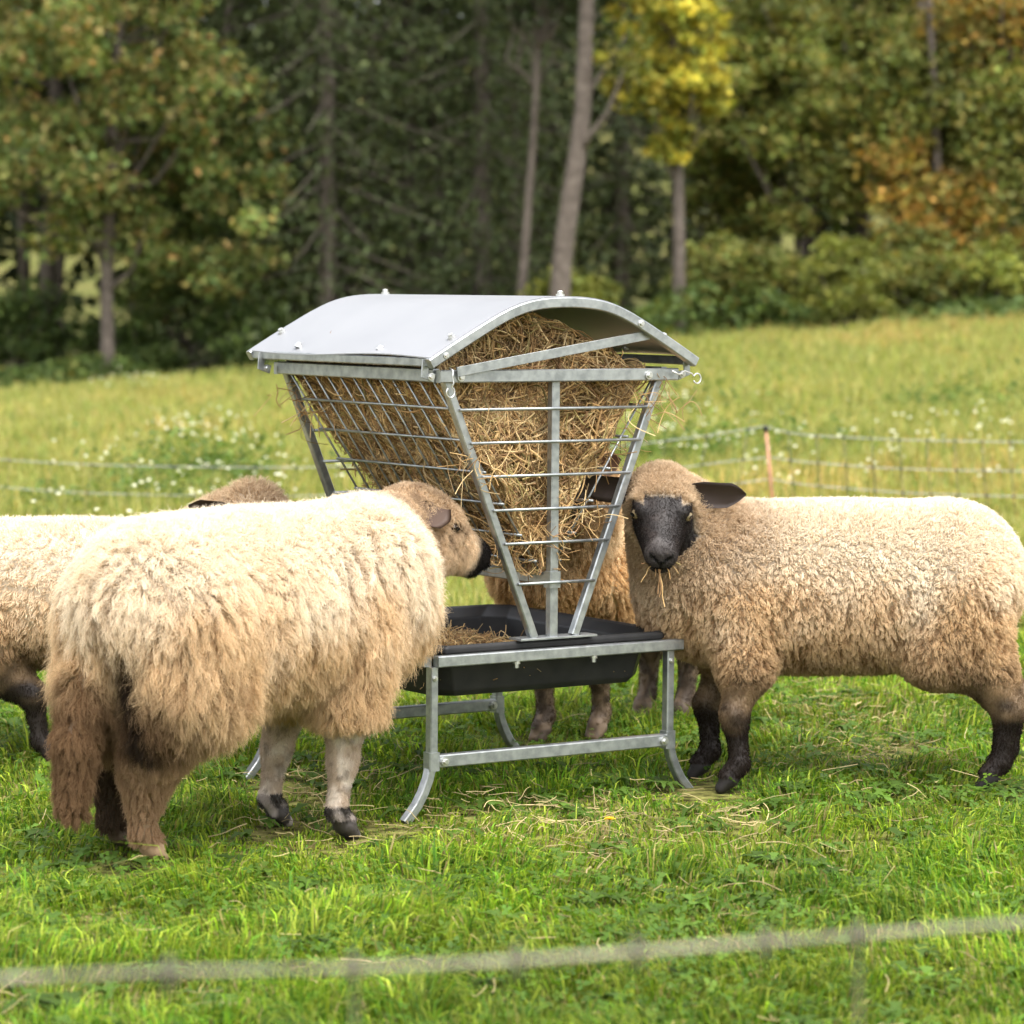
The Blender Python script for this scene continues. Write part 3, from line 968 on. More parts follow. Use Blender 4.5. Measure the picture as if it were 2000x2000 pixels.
# ------------------------------------------------------------------ hay feeder
A = 0.5998
FX0, FY0 = -0.2165, 8.1691
UU = np.array([math.cos(A), math.sin(A), 0.0])
VV = np.array([-math.sin(A), math.cos(A), 0.0])


def FW(u, v, z):
    return np.array([FX0, FY0, 0]) + UU * u + VV * v + np.array([0, 0, z])


W_, L_ = 0.792, 0.857
UC = W_ / 2


def bolt(parent, p, axis, r=0.008, h=0.008):
    """hexagon bolt head with washer and shank"""
    p = np.asarray(p, float); axis = np.asarray(axis, float) / np.linalg.norm(axis)
    parts = [tube_mesh(np.array([p - axis * .006, p + axis * .002, p + axis * .0021]), np.array([r * 1.5, r * 1.5, r]), 12),
             tube_mesh(np.array([p, p + axis * h, p + axis * (h + .0015)]), np.array([r, r, r * .8]), 6)]
    V, Q, T = merge(parts)
    return mesh_arrays('bolt', V, [Q, T], M_ZINC, parent)


def build_feeder():
    root = link(bpy.data.objects.new('hay_feeder', None))
    root.location = (FX0, FY0, 0)
    root.rotation_euler = (0, 0.0105, A)
    Ux, Vx, Zx = np.array([1., 0, 0]), np.array([0, 1., 0]), np.array([0, 0, 1.])

    def P(u, v, z):
        return np.array([u, v, z], float)
    ZT = 0.437
    # legs: straight posts that curve outward at the foot
    for v in (0.0, L_):
        for sgn, u in ((-1, 0.0), (1, W_)):
            path = [P(u, v, ZT - .03), P(u, v, .30), P(u, v, .17), P(u + sgn * .004, v, .135), P(u + sgn * .012, v, .105), P(u + sgn * .026, v, .072), P(u + sgn * .046, v, .038), P(u + sgn * .072, v, .008), P(u + sgn * .085, v, -.006)]
            leg = beam('leg', path, .028, .024, Vx, M_STEEL, root)
            beam('leg_sleeve', [P(u, v, .128), P(u, v, .178)], .036, .033, Vx, M_STEEL, leg)
            bolt(leg, P(u - sgn * .028, v - .024, .153), -Vx, .008, .006)
            bolt(leg, P(u, v - .016, ZT - .06), -Vx, .005, .004)
        beam('stretcher', [P(.014, v - .0035, .153), P(W_ - .014, v - .0035, .153)], .03, .034, Vx, M_STEEL, root)
    # trough rails
    for v in (-.012, .902):
        r_ = beam('trough_rail', [P(.004, v, ZT - .015 - (.03 if v > 0 else 0)), P(.826, v, ZT - .015 - (.03 if v > 0 else 0))], .028, .030, Vx, M_STEEL, root)
        if v < 0:
            for u in (.262, .52):
                bolt(r_, P(u, v - .004, ZT - .034), -Zx, .007, .012)
    for u in (-.012,):
        beam('trough_rail', [P(u, .004, ZT - .016), P(u, .89, ZT - .016)], .026, .028, Ux, M_STEEL, root)
    # black tub: outer and inner skins lofted through chamfered rectangles
    def ring(u0, u1, v0, v1, c, z):
        return np.array([(u0 + c, v0, z), (u1 - c, v0, z), (u1, v0 + c, z), (u1, v1 - c, z), (u1 - c, v1, z), (u0 + c, v1, z), (u0, v1 - c, z), (u0, v0 + c, z)])
    u0, u1, v0, v1 = .006, .815, .004, .872
    loops = [ring(u0 + .07, u1 - .08, v0 + .075, v1 - .08, .05, .315), ring(u0 + .06, u1 - .07, v0 + .066, v1 - .07, .05, .312),
             ring(u0 + .05, u1 - .06, v0 + .05, v1 - .06, .05, .33), ring(u0 + .024, u1 - .044, v0 + .030, v1 - .044, .05, .425),
             ring(u0 - .004, u1 + .014, v0 + .006, v1 + .010, .05, .437), ring(u0 - .004, u1 + .016, v0 + .006, v1 + .012, .05, .452), ring(u0 + .006, u1 + .004, v0 + .012, v1, .05, .460),
             ring(u0 + .022, u1 - .012, v0 + .022, v1 - .016, .05, .455), ring(u0 + .034, u1 - .054, v0 + .040, v1 - .054, .055, .43),
             ring(u0 + .065, u1 - .072, v0 + .065, v1 - .072, .06, .345), ring(u0 + .075, u1 - .085, v0 + .078, v1 - .085, .06, .330)]
    V = np.concatenate(loops)
    F = []
    for k in range(len(loops) - 1):
        for s in range(8):
            s2 = (s + 1) % 8
            F.append((k * 8 + s, k * 8 + s2, k * 8 + 8 + s2, k * 8 + 8 + s))
    caps = np.array([tuple(range(8))[::-1], tuple(len(loops) * 8 - 8 + s for s in range(8))])
    tub = mesh_arrays('trough', V, [np.array(F), caps], M_PLASTIC, root)
    md = tub.modifiers.new('bevel', 'BEVEL'); md.width = .004; md.segments = 2; md.limit_method = 'ANGLE'; md.angle_limit = R(20)
    # end frames: V bars, centre post, foot plate, rungs
    ZTOP = 1.182
    rz = [1.092, 1.002, .911, .819, .727, .616]
    for v in (0.012, L_ - .012):
        beam('foot_plate', [P(.28, v + .006, .4635), P(.535, v + .006, .4635)], .06, .006, Vx, M_STEEL, root, .001)
        ub = (.335, .470)
        for side, (ut, ubm) in enumerate(((.043, ub[0]), (.752, ub[1]))):
            beam('frame_bar', [P(ut, v, ZTOP - .012), P(ubm, v, .466)], .024, .024, Vx, M_STEEL, root)
        post = beam('centre_post', [P(UC + .004, v + .004, ZTOP - .012), P(UC + .004, v + .004, .466)], .026, .026, Vx, M_STEEL, root)
        beam('clamp', [P(UC + .004, v + .004, .60), P(UC + .004, v + .004, .645)], .036, .036, Vx, M_STEEL, post)
        for z in rz:
            f = (ZTOP - z) / (ZTOP - .466)
            ua = .043 + (ub[0] - .043) * f; ue = .752 + (ub[1] - .752) * f
            rod('rung', [P(ua, v - .017, z), P((ua + ue) / 2, v - .0175, z), P(ue, v - .017, z)], .0042, M_STEEL, root)
    # top frame
    for v in (0.0, L_):
        bar = beam('top_bar', [P(.012, v, ZTOP), P(.805, v, ZTOP)], .026, .034, Vx, M_STEEL, root)
        for u in (.075, .70):
            bolt(bar, P(u, v - .016, ZTOP - .002), -Vx, .008, .006)
    for u in (.016, .776):
        beam('top_rail', [P(u, .016, ZTOP + .002), P(u, L_ - .016, ZTOP + .002)], .022, .036, Ux, M_STEEL, root)
    # basket: bottom bar, lengthwise rods, slanted rods
    beam('bottom_bar', [P(UC + .004, .03, .622), P(UC + .004, L_ - .03, .622)], .032, .030, Ux, M_STEEL, root)
    zb = .655
    for sgn in (-1, 1):
        ut, ubm = (.030, UC - .018) if sgn < 0 else (.762, UC + .026)

        def usd(z):
            return ubm + (ut - ubm) * (z - zb) / (ZTOP - .02 - zb)
        for k in range(12):
            v = .052 + k * .0685
            rod('basket_rod', [P(ut, v, ZTOP - .012), P(ubm, v, zb - .006)], .0032, M_STEEL, root, 7)
        for z in [1.095, 1.008, .920, .832, .745, .672]:
            rod('basket_rail', [P(usd(z) + sgn * .007, .034, z), P(usd(z) + sgn * .0075, .45, z), P(usd(z) + sgn * .007, L_ - .05, z)], .0038, M_STEEL, root, 7)
    # roof
    ez, zp = 1.216, 1.381
    e0, e1 = -.034, .850
    ctrl = [(0.0, 0.0), (.09, .275), (.18, .53), (.26, .76), (.31, .87), (.36, .95), (.43, .992), (.5, 1.0)]
    prof = ctrl + [(1 - a, b) for a, b in ctrl[-2::-1]]
    pa = np.array(prof)
    ts = np.linspace(0, 1, 41)
    hz = np.interp(ts, pa[:, 0], pa[:, 1])
    for _ in range(6):
        hz[1:-1] = (hz[:-2] + 2 * hz[1:-1] + hz[2:]) / 4
    us = e0 + (e1 - e0) * ts; zs = ez + (zp - ez) * hz
    ev0, ev1 = -.028, L_ + .072
    # sheet, 2 mm thick, slightly wavy along the eaves
    vsamp = np.linspace(ev0 - .004, ev1 + .004, 15)
    top = []
    for i, (u, z) in enumerate(zip(us, zs)):
        for v in vsamp:
            edge = max(0, 1 - min(i, 40 - i) / 4.0)
            top.append(P(u, v, z + .017 + edge * .006 * math.sin((v - ev0) * 6.6)))
    top = np.array(top); bot = top - np.array([0, 0, .003])
    nv = len(vsamp); Fq = []
    N = len(top)
    for i in range(40):
        for j in range(nv - 1):
            a = i * nv + j
            Fq.append((a, a + nv, a + nv + 1, a + 1)); Fq.append((N + a, N + a + 1, N + a + nv + 1, N + a + nv))
    for i in range(40):
        a, b = i * nv, (i + 1) * nv
        Fq.append((a, N + a, N + b, b)); a += nv - 1; b += nv - 1
        Fq.append((a, b, N + b, N + a))
    for j in range(nv - 1):
        Fq.append((j, j + 1, N + j + 1, N + j)); a = 40 * nv + j
        Fq.append((a, N + a, N + a + 1, a + 1))
    sheet = mesh_arrays('roof_sheet', np.concatenate([top, bot]), np.array(Fq), M_SHEET, root, smooth=True)
    md = sheet.modifiers.new('edge', 'EDGE_SPLIT'); md.split_angle = R(40)
    for v in (ev0, ev1):
        arch = beam('roof_arch', [P(u, v, z) for u, z in zip(us, zs)], .026, .028, Vx, M_STEEL, root)
        for k in (4, 20, 36):
            nrm = np.array([-(zs[min(k + 1, 40)] - zs[k - 1]), 0, us[min(k + 1, 40)] - us[k - 1]])
            bolt(arch, P(us[k], v + (.03 if v < .4 else -.03), zs[k] + .021), nrm, .008, .009)
        if v < 0.4:
            bolt(arch, P(us[31], v - .014, zs[31]), -Vx, .007, .005)
            bolt(arch, P(us[2], v - .014, zs[2] - .002), -Vx, .006, .004)
    for u, s in ((e0 + .012, -1), (e1 - .012, 1)):
        rail = beam('eave_rail', [P(u, ev0 + .014, ez + .004), P(u, ev1 - .014, ez + .004)], .022, .024, Ux, M_STEEL, root)
        for v in (.26, .70):
            bolt(rail, P(u - s * .016, v, ez + .034), np.array([s * -.4, 0, 1.]), .008, .008)
    # stays (props) at both ends, hinge plates and spring pins at the corners
    beam('roof_stay', [P(.058, -.022, ZTOP + .012), P(.695, -.0205, 1.292)], .005, .026, Vx, M_STEEL, root, .001)
    beam('roof_stay', [P(.058, L_ + .022, ZTOP + .012), P(.695, L_ + .0205, 1.292)], .005, .026, Vx, M_STEEL, root, .001)
    for u, s in ((.0, -1), (.805, 1)):
        for v in (-.006, L_ + .006):
            hp = beam('hinge_plate', [P(u + s * .004, v, ZTOP - .004), P(u + s * .035, v, ZTOP + .004), P(u + s * .030, v, ZTOP + .045)], .005, .024, Vx, M_STEEL, root, .001)
            bolt(hp, P(u + s * .016, v - .004, ZTOP), -Vx, .007, .005)
    for (u, v, z, s) in ((.030, -.040, ZTOP + .004, -1), (.842, -.032, ZTOP + .004, 1)):
        t = np.linspace(0, 1, 26)
        if s < 0:
            pts = [P(u, v + .012, z + .02), P(u + .004, v, z + .012), P(u + .002, v, z - .004), P(u + .006, v, z - .02)]
            a = np.linspace(0.3, 5.6, 14)
            pts += [P(u - .004 + .013 * math.sin(x), v, z - .045 + .014 * math.cos(x)) for x in a]
        else:
            pts = [P(u - .075, v, z + .006), P(u - .05, v, z - .004), P(u - .03, v, z + .006), P(u - .005, v, z - .002)]
            a = np.linspace(-1.2, 4.2, 14)
            pts += [P(u + .014 + .013 * math.cos(1.5 - x), v, z - .016 + .014 * math.sin(1.5 - x)) for x in a]
        rod('spring_pin', np.array(pts), .0022, M_ZINC, root, 6)
    tag(root, 'galvanised steel hay feeder with arched metal roof over a black feed trough', 'hay feeder')
    return root


build_feeder()


# ------------------------------------------------------------------ hay
def strands(C, D, L, rg, k=6, curl=0.25):
    """bent stalks through centres C along directions D"""
    n = len(C)
    D = D / (np.linalg.norm(D, axis=1)[:, None] + 1e-9)
    S = rg.normal(size=(n, 3)); S -= D * (S * D).sum(1)[:, None]; S /= np.linalg.norm(S, axis=1)[:, None]
    t = np.linspace(-.5, .5, k)
    amp = (rg.normal(0, curl, n) * L)[:, None, None]
    kink = (rg.normal(0, curl * .4, n) * L)[:, None, None]
    P = C[:, None, :] + D[:, None, :] * (L[:, None] * t)[..., None] + S[:, None, :] * (amp * (t ** 2 * 2 - .2)[None, :, None] + kink * np.sin(t * 9)[None, :, None])
    return P


def hay_colour(n, rg, dark=0.0):
    p = np.array([[0.46, 0.305, 0.135], [0.34, 0.205, 0.085], [0.56, 0.41, 0.21], [0.21, 0.12, 0.055], [0.28, 0.22, 0.085]])
    c = p[rg.choice(5, n, p=[.3, .27, .18, .15, .10])]
    return c * np.exp(rg.normal(-dark, 0.42, (n, 1))).clip(.35, 1.6)


def build_hay():
    rg = np.random.default_rng(101)

    def hw(z):
        """half width of the hay in the V of the basket"""
        return np.where(z < 1.17, .035 + .325 * (z - .66) / (1.17 - .66), .36 * np.sqrt(np.clip(1 - ((z - 1.17) / .175) ** 2, 0, 1)))

    def vfar(z):
        return .80 - .10 * np.clip((1.16 - z) / .5, 0, 1)
    # core: closed lofted body
    zs = np.concatenate([np.linspace(.665, 1.17, 18), np.linspace(1.19, 1.30, 7)])
    nv = 24
    loops = []
    for z in zs:
        h = float(hw(z)) - .085; h = max(h, .008)
        vf = float(vfar(z)) - .05; v0 = .10
        if z > 1.17:
            v0 += (z - 1.17) * 1.0; vf -= (z - 1.17) * 1.3
        uc = UC + (.0 if z < 1.1 else -.02)
        per = []
        for k in range(nv):
            a = 2 * math.pi * k / nv
            cu, sv = math.cos(a), math.sin(a)
            m = (abs(cu) ** 6 + abs(sv) ** 6) ** (-1 / 6)
            per.append((uc + h * cu * m, (v0 + vf) / 2 + (vf - v0) / 2 * sv * m, z))
        loops.append(per)
    V = np.array(loops).reshape(-1, 3)
    V = V + (vnoise3(V, 14, 5)[:, None] - .5) * .05 + rg.normal(0, .006, V.shape)
    F = []
    for i in range(len(zs) - 1):
        for k in range(nv):
            k2 = (k + 1) % nv
            F.append((i * nv + k, i * nv + k2, i * nv + nv + k2, i * nv + nv + k))
    cap = np.array([tuple(range(nv))[::-1], tuple((len(zs) - 1) * nv + k for k in range(nv))])
    Wd = np.array([FW(*p) for p in V])
    Wd_col = np.tile(np.array([[0.055, 0.032, 0.014]]), (len(V), 1)) * np.exp(rg.normal(0, .3, (len(V), 1)))  # dark core colour stands in for the shade between stalks
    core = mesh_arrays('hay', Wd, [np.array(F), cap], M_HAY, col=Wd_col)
    tag(core, 'brown gold hay packed in the wire basket under the roof', 'hay', kind='stuff')
    # stalks, mostly near the surface
    n = 22000
    z = .66 + (1.345 - .66) * rg.random(n) ** 0.75
    v = rg.uniform(.02, 1, n) * (vfar(z) + .01)
    h = hw(z) - .012
    face = rg.random(n)
    u = np.zeros(n)
    left = face < .42; right = (face >= .42) & (face < .55); near = (face >= .55) & (face < .86); top = face >= .86
    u[left] = -h[left] + np.abs(rg.normal(0, .032, left.sum()))
    u[right] = h[right] - np.abs(rg.normal(0, .018, right.sum()))
    u[near] = rg.uniform(-1, 1, near.sum()) * h[near]
    v[near] = .05 + np.abs(rg.normal(0, .035, near.sum()))
    tp = np.where(top)[0]
    uu = rg.uniform(-1, 1, len(tp)) * .36
    z[tp] = 1.17 + .165 * np.sqrt(np.clip(1 - (uu / .37) ** 2, 0, 1)) * (.75 + .35 * rg.random(len(tp)))
    v[tp] = rg.uniform(.06, .72, len(tp))
    u[tp] = uu
    hi = z > 1.17
    v[near & hi] = .05 + (z[near & hi] - 1.17) * .7 + rg.normal(0, .02, (near & hi).sum())
    bul = (vnoise(v * 9, z * 9, 8) - .5) * .05
    u = u + np.where(left, -bul, np.where(right, bul, 0))
    # keep the right face a little inside the bars as in a half-eaten rack
    u = np.where(right, u - .01 - .04 * sstep(1.05, .8, z), u)
    loc = np.stack([UC + u - .005, v, z], -1)
    C = np.array([FX0, FY0, 0]) + loc[:, :1] * UU + loc[:, 1:2] * VV + loc[:, 2:] * np.array([0, 0, 1])
    # direction: tangential to its face with a preference for lying flat
    sl = np.array([.33, 0, .51]); sl /= np.linalg.norm(sl)
    Dl = rg.normal(size=(n, 3)) * np.array([.25, .9, .55])
    a = rg.normal(size=(n, 2))
    wl_ = rg.random(n)
    for msk, t1, t2, nn in ((left, np.array([0, 1., 0]), np.array([-sl[0], 0, sl[2]]), np.array([-sl[2], 0, -sl[0]])),
                            (right, np.array([0, 1., 0]), sl, np.array([sl[2], 0, -sl[0]])),
                            (near, np.array([1., 0, 0]), np.array([0, 0, 1.]), np.array([0, -1., 0])),
                            (top, np.array([1., 0, 0]), np.array([0, 1., 0]), np.array([0, 0, 1.]))):
        k = msk.sum()
        Dl[msk] = t1 * rg.normal(0, 1, (k, 1)) + t2 * rg.normal(0, .75, (k, 1)) + nn * rg.normal(0, .28, (k, 1))
    D = Dl[:, :1] * UU + Dl[:, 1:2] * VV + Dl[:, 2:] * np.array([0, 0, 1])
    L = rg.uniform(.06, .24, n) * np.where(rg.random(n) < .06, 1.3, 1)
    L = np.where(loc[:, 2] < .75, L * .7, L)
    P = strands(C, D, L, rg, 6, .18)
    Q = P - np.array([FX0, FY0, 0])
    lu, lv, lz = Q @ UU, Q @ VV, Q[..., 2]
    poke = (rg.random((n, 1)) < .035) * rg.uniform(0, .05, (n, 1))
    lz = np.clip(lz, .63, 1.36)
    roofz = 1.195 + .145 * np.clip(1 - (np.abs(lu - UC + .06) / .36) ** 2.0, 0, 1) + .05 * (vnoise(lu * 11, lv * 11, 9) - .5)
    lz = np.minimum(lz, roofz - .006 + .25 * poke)
    dent = .055 * np.clip(vnoise(lv * 8 + 3, lz * 8, 21) - .35, 0, 1) + .03 * (vnoise(lv * 22, lz * 22, 22) - .3)
    lim = hw(np.minimum(lz, 1.17)) - .012 + poke - np.clip(dent, 0, 1)
    lim = np.where(lz > 1.165, .345, lim)
    lu = np.clip(lu, UC - lim, UC + lim)
    lv = np.clip(lv, .034 - poke + np.clip(.08 * (vnoise(lu * 7 + 1, lz * 8, 23) - .4) + .03 * (vnoise(lu * 21, lz * 21, 24) - .3), 0, 1), .80)
    P = np.array([FX0, FY0, 0]) + lu[..., None] * UU + lv[..., None] * VV + lz[..., None] * np.array([0, 0, 1])
    col = hay_colour(n, rg)
    rad = np.exp(rg.normal(math.log(.00150), .42, (n, 1))) * np.array([[1, 1.1, 1.1, 1, .8, .4]])
    o = curves_obj('stalks', P, rad, col, M_HAY, core)
    # loose stalks hanging out of the bars
    sp = [((610, 790), 8.85, 40), ((925, 890), 8.24, 22), ((1040, 1060), 8.42, 60), ((1255, 790), 8.58, 26), ((980, 1060), 8.44, 40), ((1180, 880), 8.6, 26), ((1110, 1000), 8.5, 40)]
    Cs, Ds, Ls = [], [], []
    for (q, dd, k) in sp:
        c = px(q[0], q[1], dd)
        Cs.append(c + rg.normal(0, 1, (k, 3)) * np.array([.045, .02, .04])); Ds.append(rg.normal(size=(k, 3)) * np.array([1, .5, .8])); Ls.append(rg.uniform(.06, .17, k))
    Cs, Ds, Ls = np.concatenate(Cs), np.concatenate(Ds), np.concatenate(Ls)
    curves_obj('loose_stalks', strands(Cs, Ds, Ls, rg, 6, .35), rg.uniform(.0007, .0014, (len(Cs), 1)) * np.ones((1, 6)), hay_colour(len(Cs), rg, -.15), M_HAY, core)
    # hay in the trough
    n = 11000
    u = rg.uniform(.085, .72, n); v = rg.uniform(.09, .80, n)
    mound = .088 * np.exp(-((u - .28) / .26) ** 4 - ((v - .42) / .36) ** 4)
    keep = rg.random(n) < .25 + .9 * np.exp(-((u - .28) / .25) ** 2 - ((v - .45) / .35) ** 2)
    u, v, mound = u[keep], v[keep], mound[keep]
    n = len(u)
    z = .338 + rg.random(n) ** .5 * (.010 + mound)
    C = np.array([FX0, FY0, 0]) + u[:, None] * UU + v[:, None] * VV + z[:, None] * np.array([0, 0, 1]) - np.array([0, 0, .0105]) * u[:, None]
    D = rg.normal(size=(n, 3)) * np.array([1, 1, .14])
    big = rg.random(n) < .02
    D[big, 2] *= 6
    P = strands(C, D, rg.uniform(.03, .13, n), rg, 5, .25)
    P[..., 2] = np.maximum(P[..., 2], .329)
    o = curves_obj('hay_scraps', P, rg.uniform(.0007, .0015, (n, 1)) * np.ones((1, 5)), hay_colour(n, rg, -.1), M_HAY)
    tag(o, 'fallen hay scraps lying in the black trough', 'hay', kind='stuff')


build_hay()


# ------------------------------------------------------------------ sheep
class Field:
    """signed-distance grid that smooth-unions tapered capsules and ellipsoids"""
    def __init__(s, lo, hi, h):
        s.lo = np.array(lo, float); s.h = h
        s.n = np.ceil((np.array(hi) - s.lo) / h).astype(int) + 1
        s.F = np.full(s.n, 0.3, np.float32)

    def box(s, lo, hi):
        a = np.clip(np.floor((lo - s.lo) / s.h).astype(int), 0, s.n - 1)
        b = np.clip(np.ceil((hi - s.lo) / s.h).astype(int) + 1, 1, s.n)
        ax = [(s.lo[k] + np.arange(a[k], b[k]) * s.h).astype(np.float32) for k in range(3)]
        X, Y, Z = np.meshgrid(*ax, indexing='ij')
        return tuple(slice(a[k], b[k]) for k in range(3)), X, Y, Z

    def smin(s, sl, d, k):
        f = s.F[sl]
        h = np.maximum(k - np.abs(f - d), 0) / k
        s.F[sl] = np.minimum(f, d) - h * h * k * 0.25

    def cap(s, a, b, ra, rb, k=0.03):
        a = np.asarray(a, float); b = np.asarray(b, float); m = max(ra, rb) + k + 0.03
        sl, X, Y, Z = s.box(np.minimum(a, b) - m, np.maximum(a, b) + m)
        ab = b - a; q = ab.dot(ab) + 1e-9
        t = np.clip(((X - a[0]) * ab[0] + (Y - a[1]) * ab[1] + (Z - a[2]) * ab[2]) / q, 0, 1)
        d = np.sqrt((X - a[0] - ab[0] * t) ** 2 + (Y - a[1] - ab[1] * t) ** 2 + (Z - a[2] - ab[2] * t) ** 2) - (ra + (rb - ra) * t)
        s.smin(sl, d.astype(np.float32), k)

    def ell(s, c, r, Rm=None, k=0.05, cut=False):
        c = np.asarray(c, float); r = np.asarray(r, float); m = r.max() + k + 0.03
        sl, X, Y, Z = s.box(c - m, c + m)
        Q = np.stack([X - c[0], Y - c[1], Z - c[2]], -1)
        if Rm is not None:
            Q = Q @ Rm.astype(np.float32)
        k0 = np.linalg.norm(Q / r, axis=-1); k1 = np.linalg.norm(Q / (r * r), axis=-1) + 1e-6
        d = (k0 * (k0 - 1) / k1).astype(np.float32)
        if cut:
            f = s.F[sl]; h = np.maximum(k - np.abs(f + d), 0) / k
            s.F[sl] = np.maximum(f, -d) + h * h * k * 0.25
        else:
            s.smin(sl, d, k)

    def surface(s):
        """naive surface nets"""
        F = s.F; n = np.array(F.shape)
        S = F < 0
        c = np.zeros(tuple(n - 1), np.int8)
        for i in (0, 1):
            for j in (0, 1):
                for k in (0, 1):
                    c += S[i:n[0] - 1 + i, j:n[1] - 1 + j, k:n[2] - 1 + k]
        act = (c > 0) & (c < 8)
        I = np.argwhere(act)
        idx = np.full(tuple(n - 1), -1, np.int32); idx[act] = np.arange(len(I))
        corners = np.array([(i, j, k) for i in (0, 1) for j in (0, 1) for k in (0, 1)])
        val = np.stack([F[I[:, 0] + o[0], I[:, 1] + o[1], I[:, 2] + o[2]] for o in corners], -1)
        acc = np.zeros((len(I), 3)); cnt = np.zeros(len(I))
        for a in range(8):
            for b in range(a + 1, 8):
                if np.abs(corners[a] - corners[b]).sum() != 1: continue
                va, vb = val[:, a], val[:, b]
                m = (va < 0) != (vb < 0)
                t = np.where(m, va / (va - vb + 1e-12), 0)
                acc += np.where(m[:, None], corners[a] + (corners[b] - corners[a]) * t[:, None], 0); cnt += m
        V = s.lo + (I + acc / cnt[:, None]) * s.h
        quads = []
        for ax in range(3):
            o = [0, 0, 0]; o[ax] = 1
            s0 = S[:n[0] - o[0], :n[1] - o[1], :n[2] - o[2]]; s1 = S[o[0]:, o[1]:, o[2]:]
            E_ = np.argwhere(s0 != s1)
            b, c_ = (ax + 1) % 3, (ax + 2) % 3
            E_ = E_[(E_[:, b] > 0) & (E_[:, c_] > 0) & (E_[:, b] < n[b] - 1) & (E_[:, c_] < n[c_] - 1) & (E_[:, ax] < n[ax] - 1)]
            eb = np.zeros(3, int); eb[b] = 1
            ec = np.zeros(3, int); ec[c_] = 1
            q = np.stack([idx[tuple((E_ - eb - ec).T)], idx[tuple((E_ - ec).T)], idx[tuple(E_.T)], idx[tuple((E_ - eb).T)]], -1)
            inside0 = S[tuple(E_.T)]
            q[~inside0] = q[~inside0][:, ::-1]
            quads.append(q)
        return V, np.concatenate(quads)


def head_matrix(yaw, pitch, roll=0.0):
    f = np.array([math.cos(pitch) * math.cos(yaw), math.cos(pitch) * math.sin(yaw), -math.sin(pitch)])
    l = np.array([-math.sin(yaw), math.cos(yaw), 0.0])
    u = np.cross(f, l)
    l2 = l * math.cos(roll) + u * math.sin(roll); u2 = np.cross(f, l2)
    return np.stack([f, l2, u2], -1)          # columns: forward, left, up


def ear_mesh(Rm, hc, side, length=0.135, width=0.062, droop=0.10, back=0.25, cup=(1.0, 0.0, 0.15), base=(-.015, .062, .038), cupd=.022):
    """leaf-shaped cupped ear with an inner and an outer skin"""
    nl, nw = 12, 7
    out = []
    dirv = np.array([-back, side * 1.0, -droop]); dirv /= np.linalg.norm(dirv)
    fwd = np.array([cup[0], side * cup[1], cup[2]])
    fwd = fwd - dirv * fwd.dot(dirv); fwd /= np.linalg.norm(fwd)
    upv = np.cross(dirv, fwd) * side
    base = np.array([base[0], side * base[1], base[2]])
    for skin in (0, 1):
        for i in range(nl):
            t = i / (nl - 1)
            w = width * (0.42 + 1.25 * t) * (1 - t ** 2.6) * 0.78 + 0.002
            w = min(w, width * .62)
            for j in range(nw):
                s = -1 + 2 * j / (nw - 1)
                cup = (1 - s * s) * -cupd * (1 - .75 * t)
                p = base + dirv * (length * t) + upv * (w * s) + fwd * (cup + .010 * s * (1 - t)) + upv * (-.020 * t * t)
                p = p + fwd * (-.003 if skin else .003) * (1 - abs(s) ** 3)
                out.append(hc + Rm @ p)
    V = np.array(out)
    F = []
    N = nl * nw
    for i in range(nl - 1):
        for j in range(nw - 1):
            a = i * nw + j
            F.append((a, a + 1, a + nw + 1, a + nw)); F.append((N + a, N + a + nw, N + a + nw + 1, N + a + 1))
    for i in range(nl - 1):
        for j in (0, nw - 1):
            a = i * nw + j
            F.append((a, a + nw, N + a + nw, N + a))
    return V, np.array(F), N


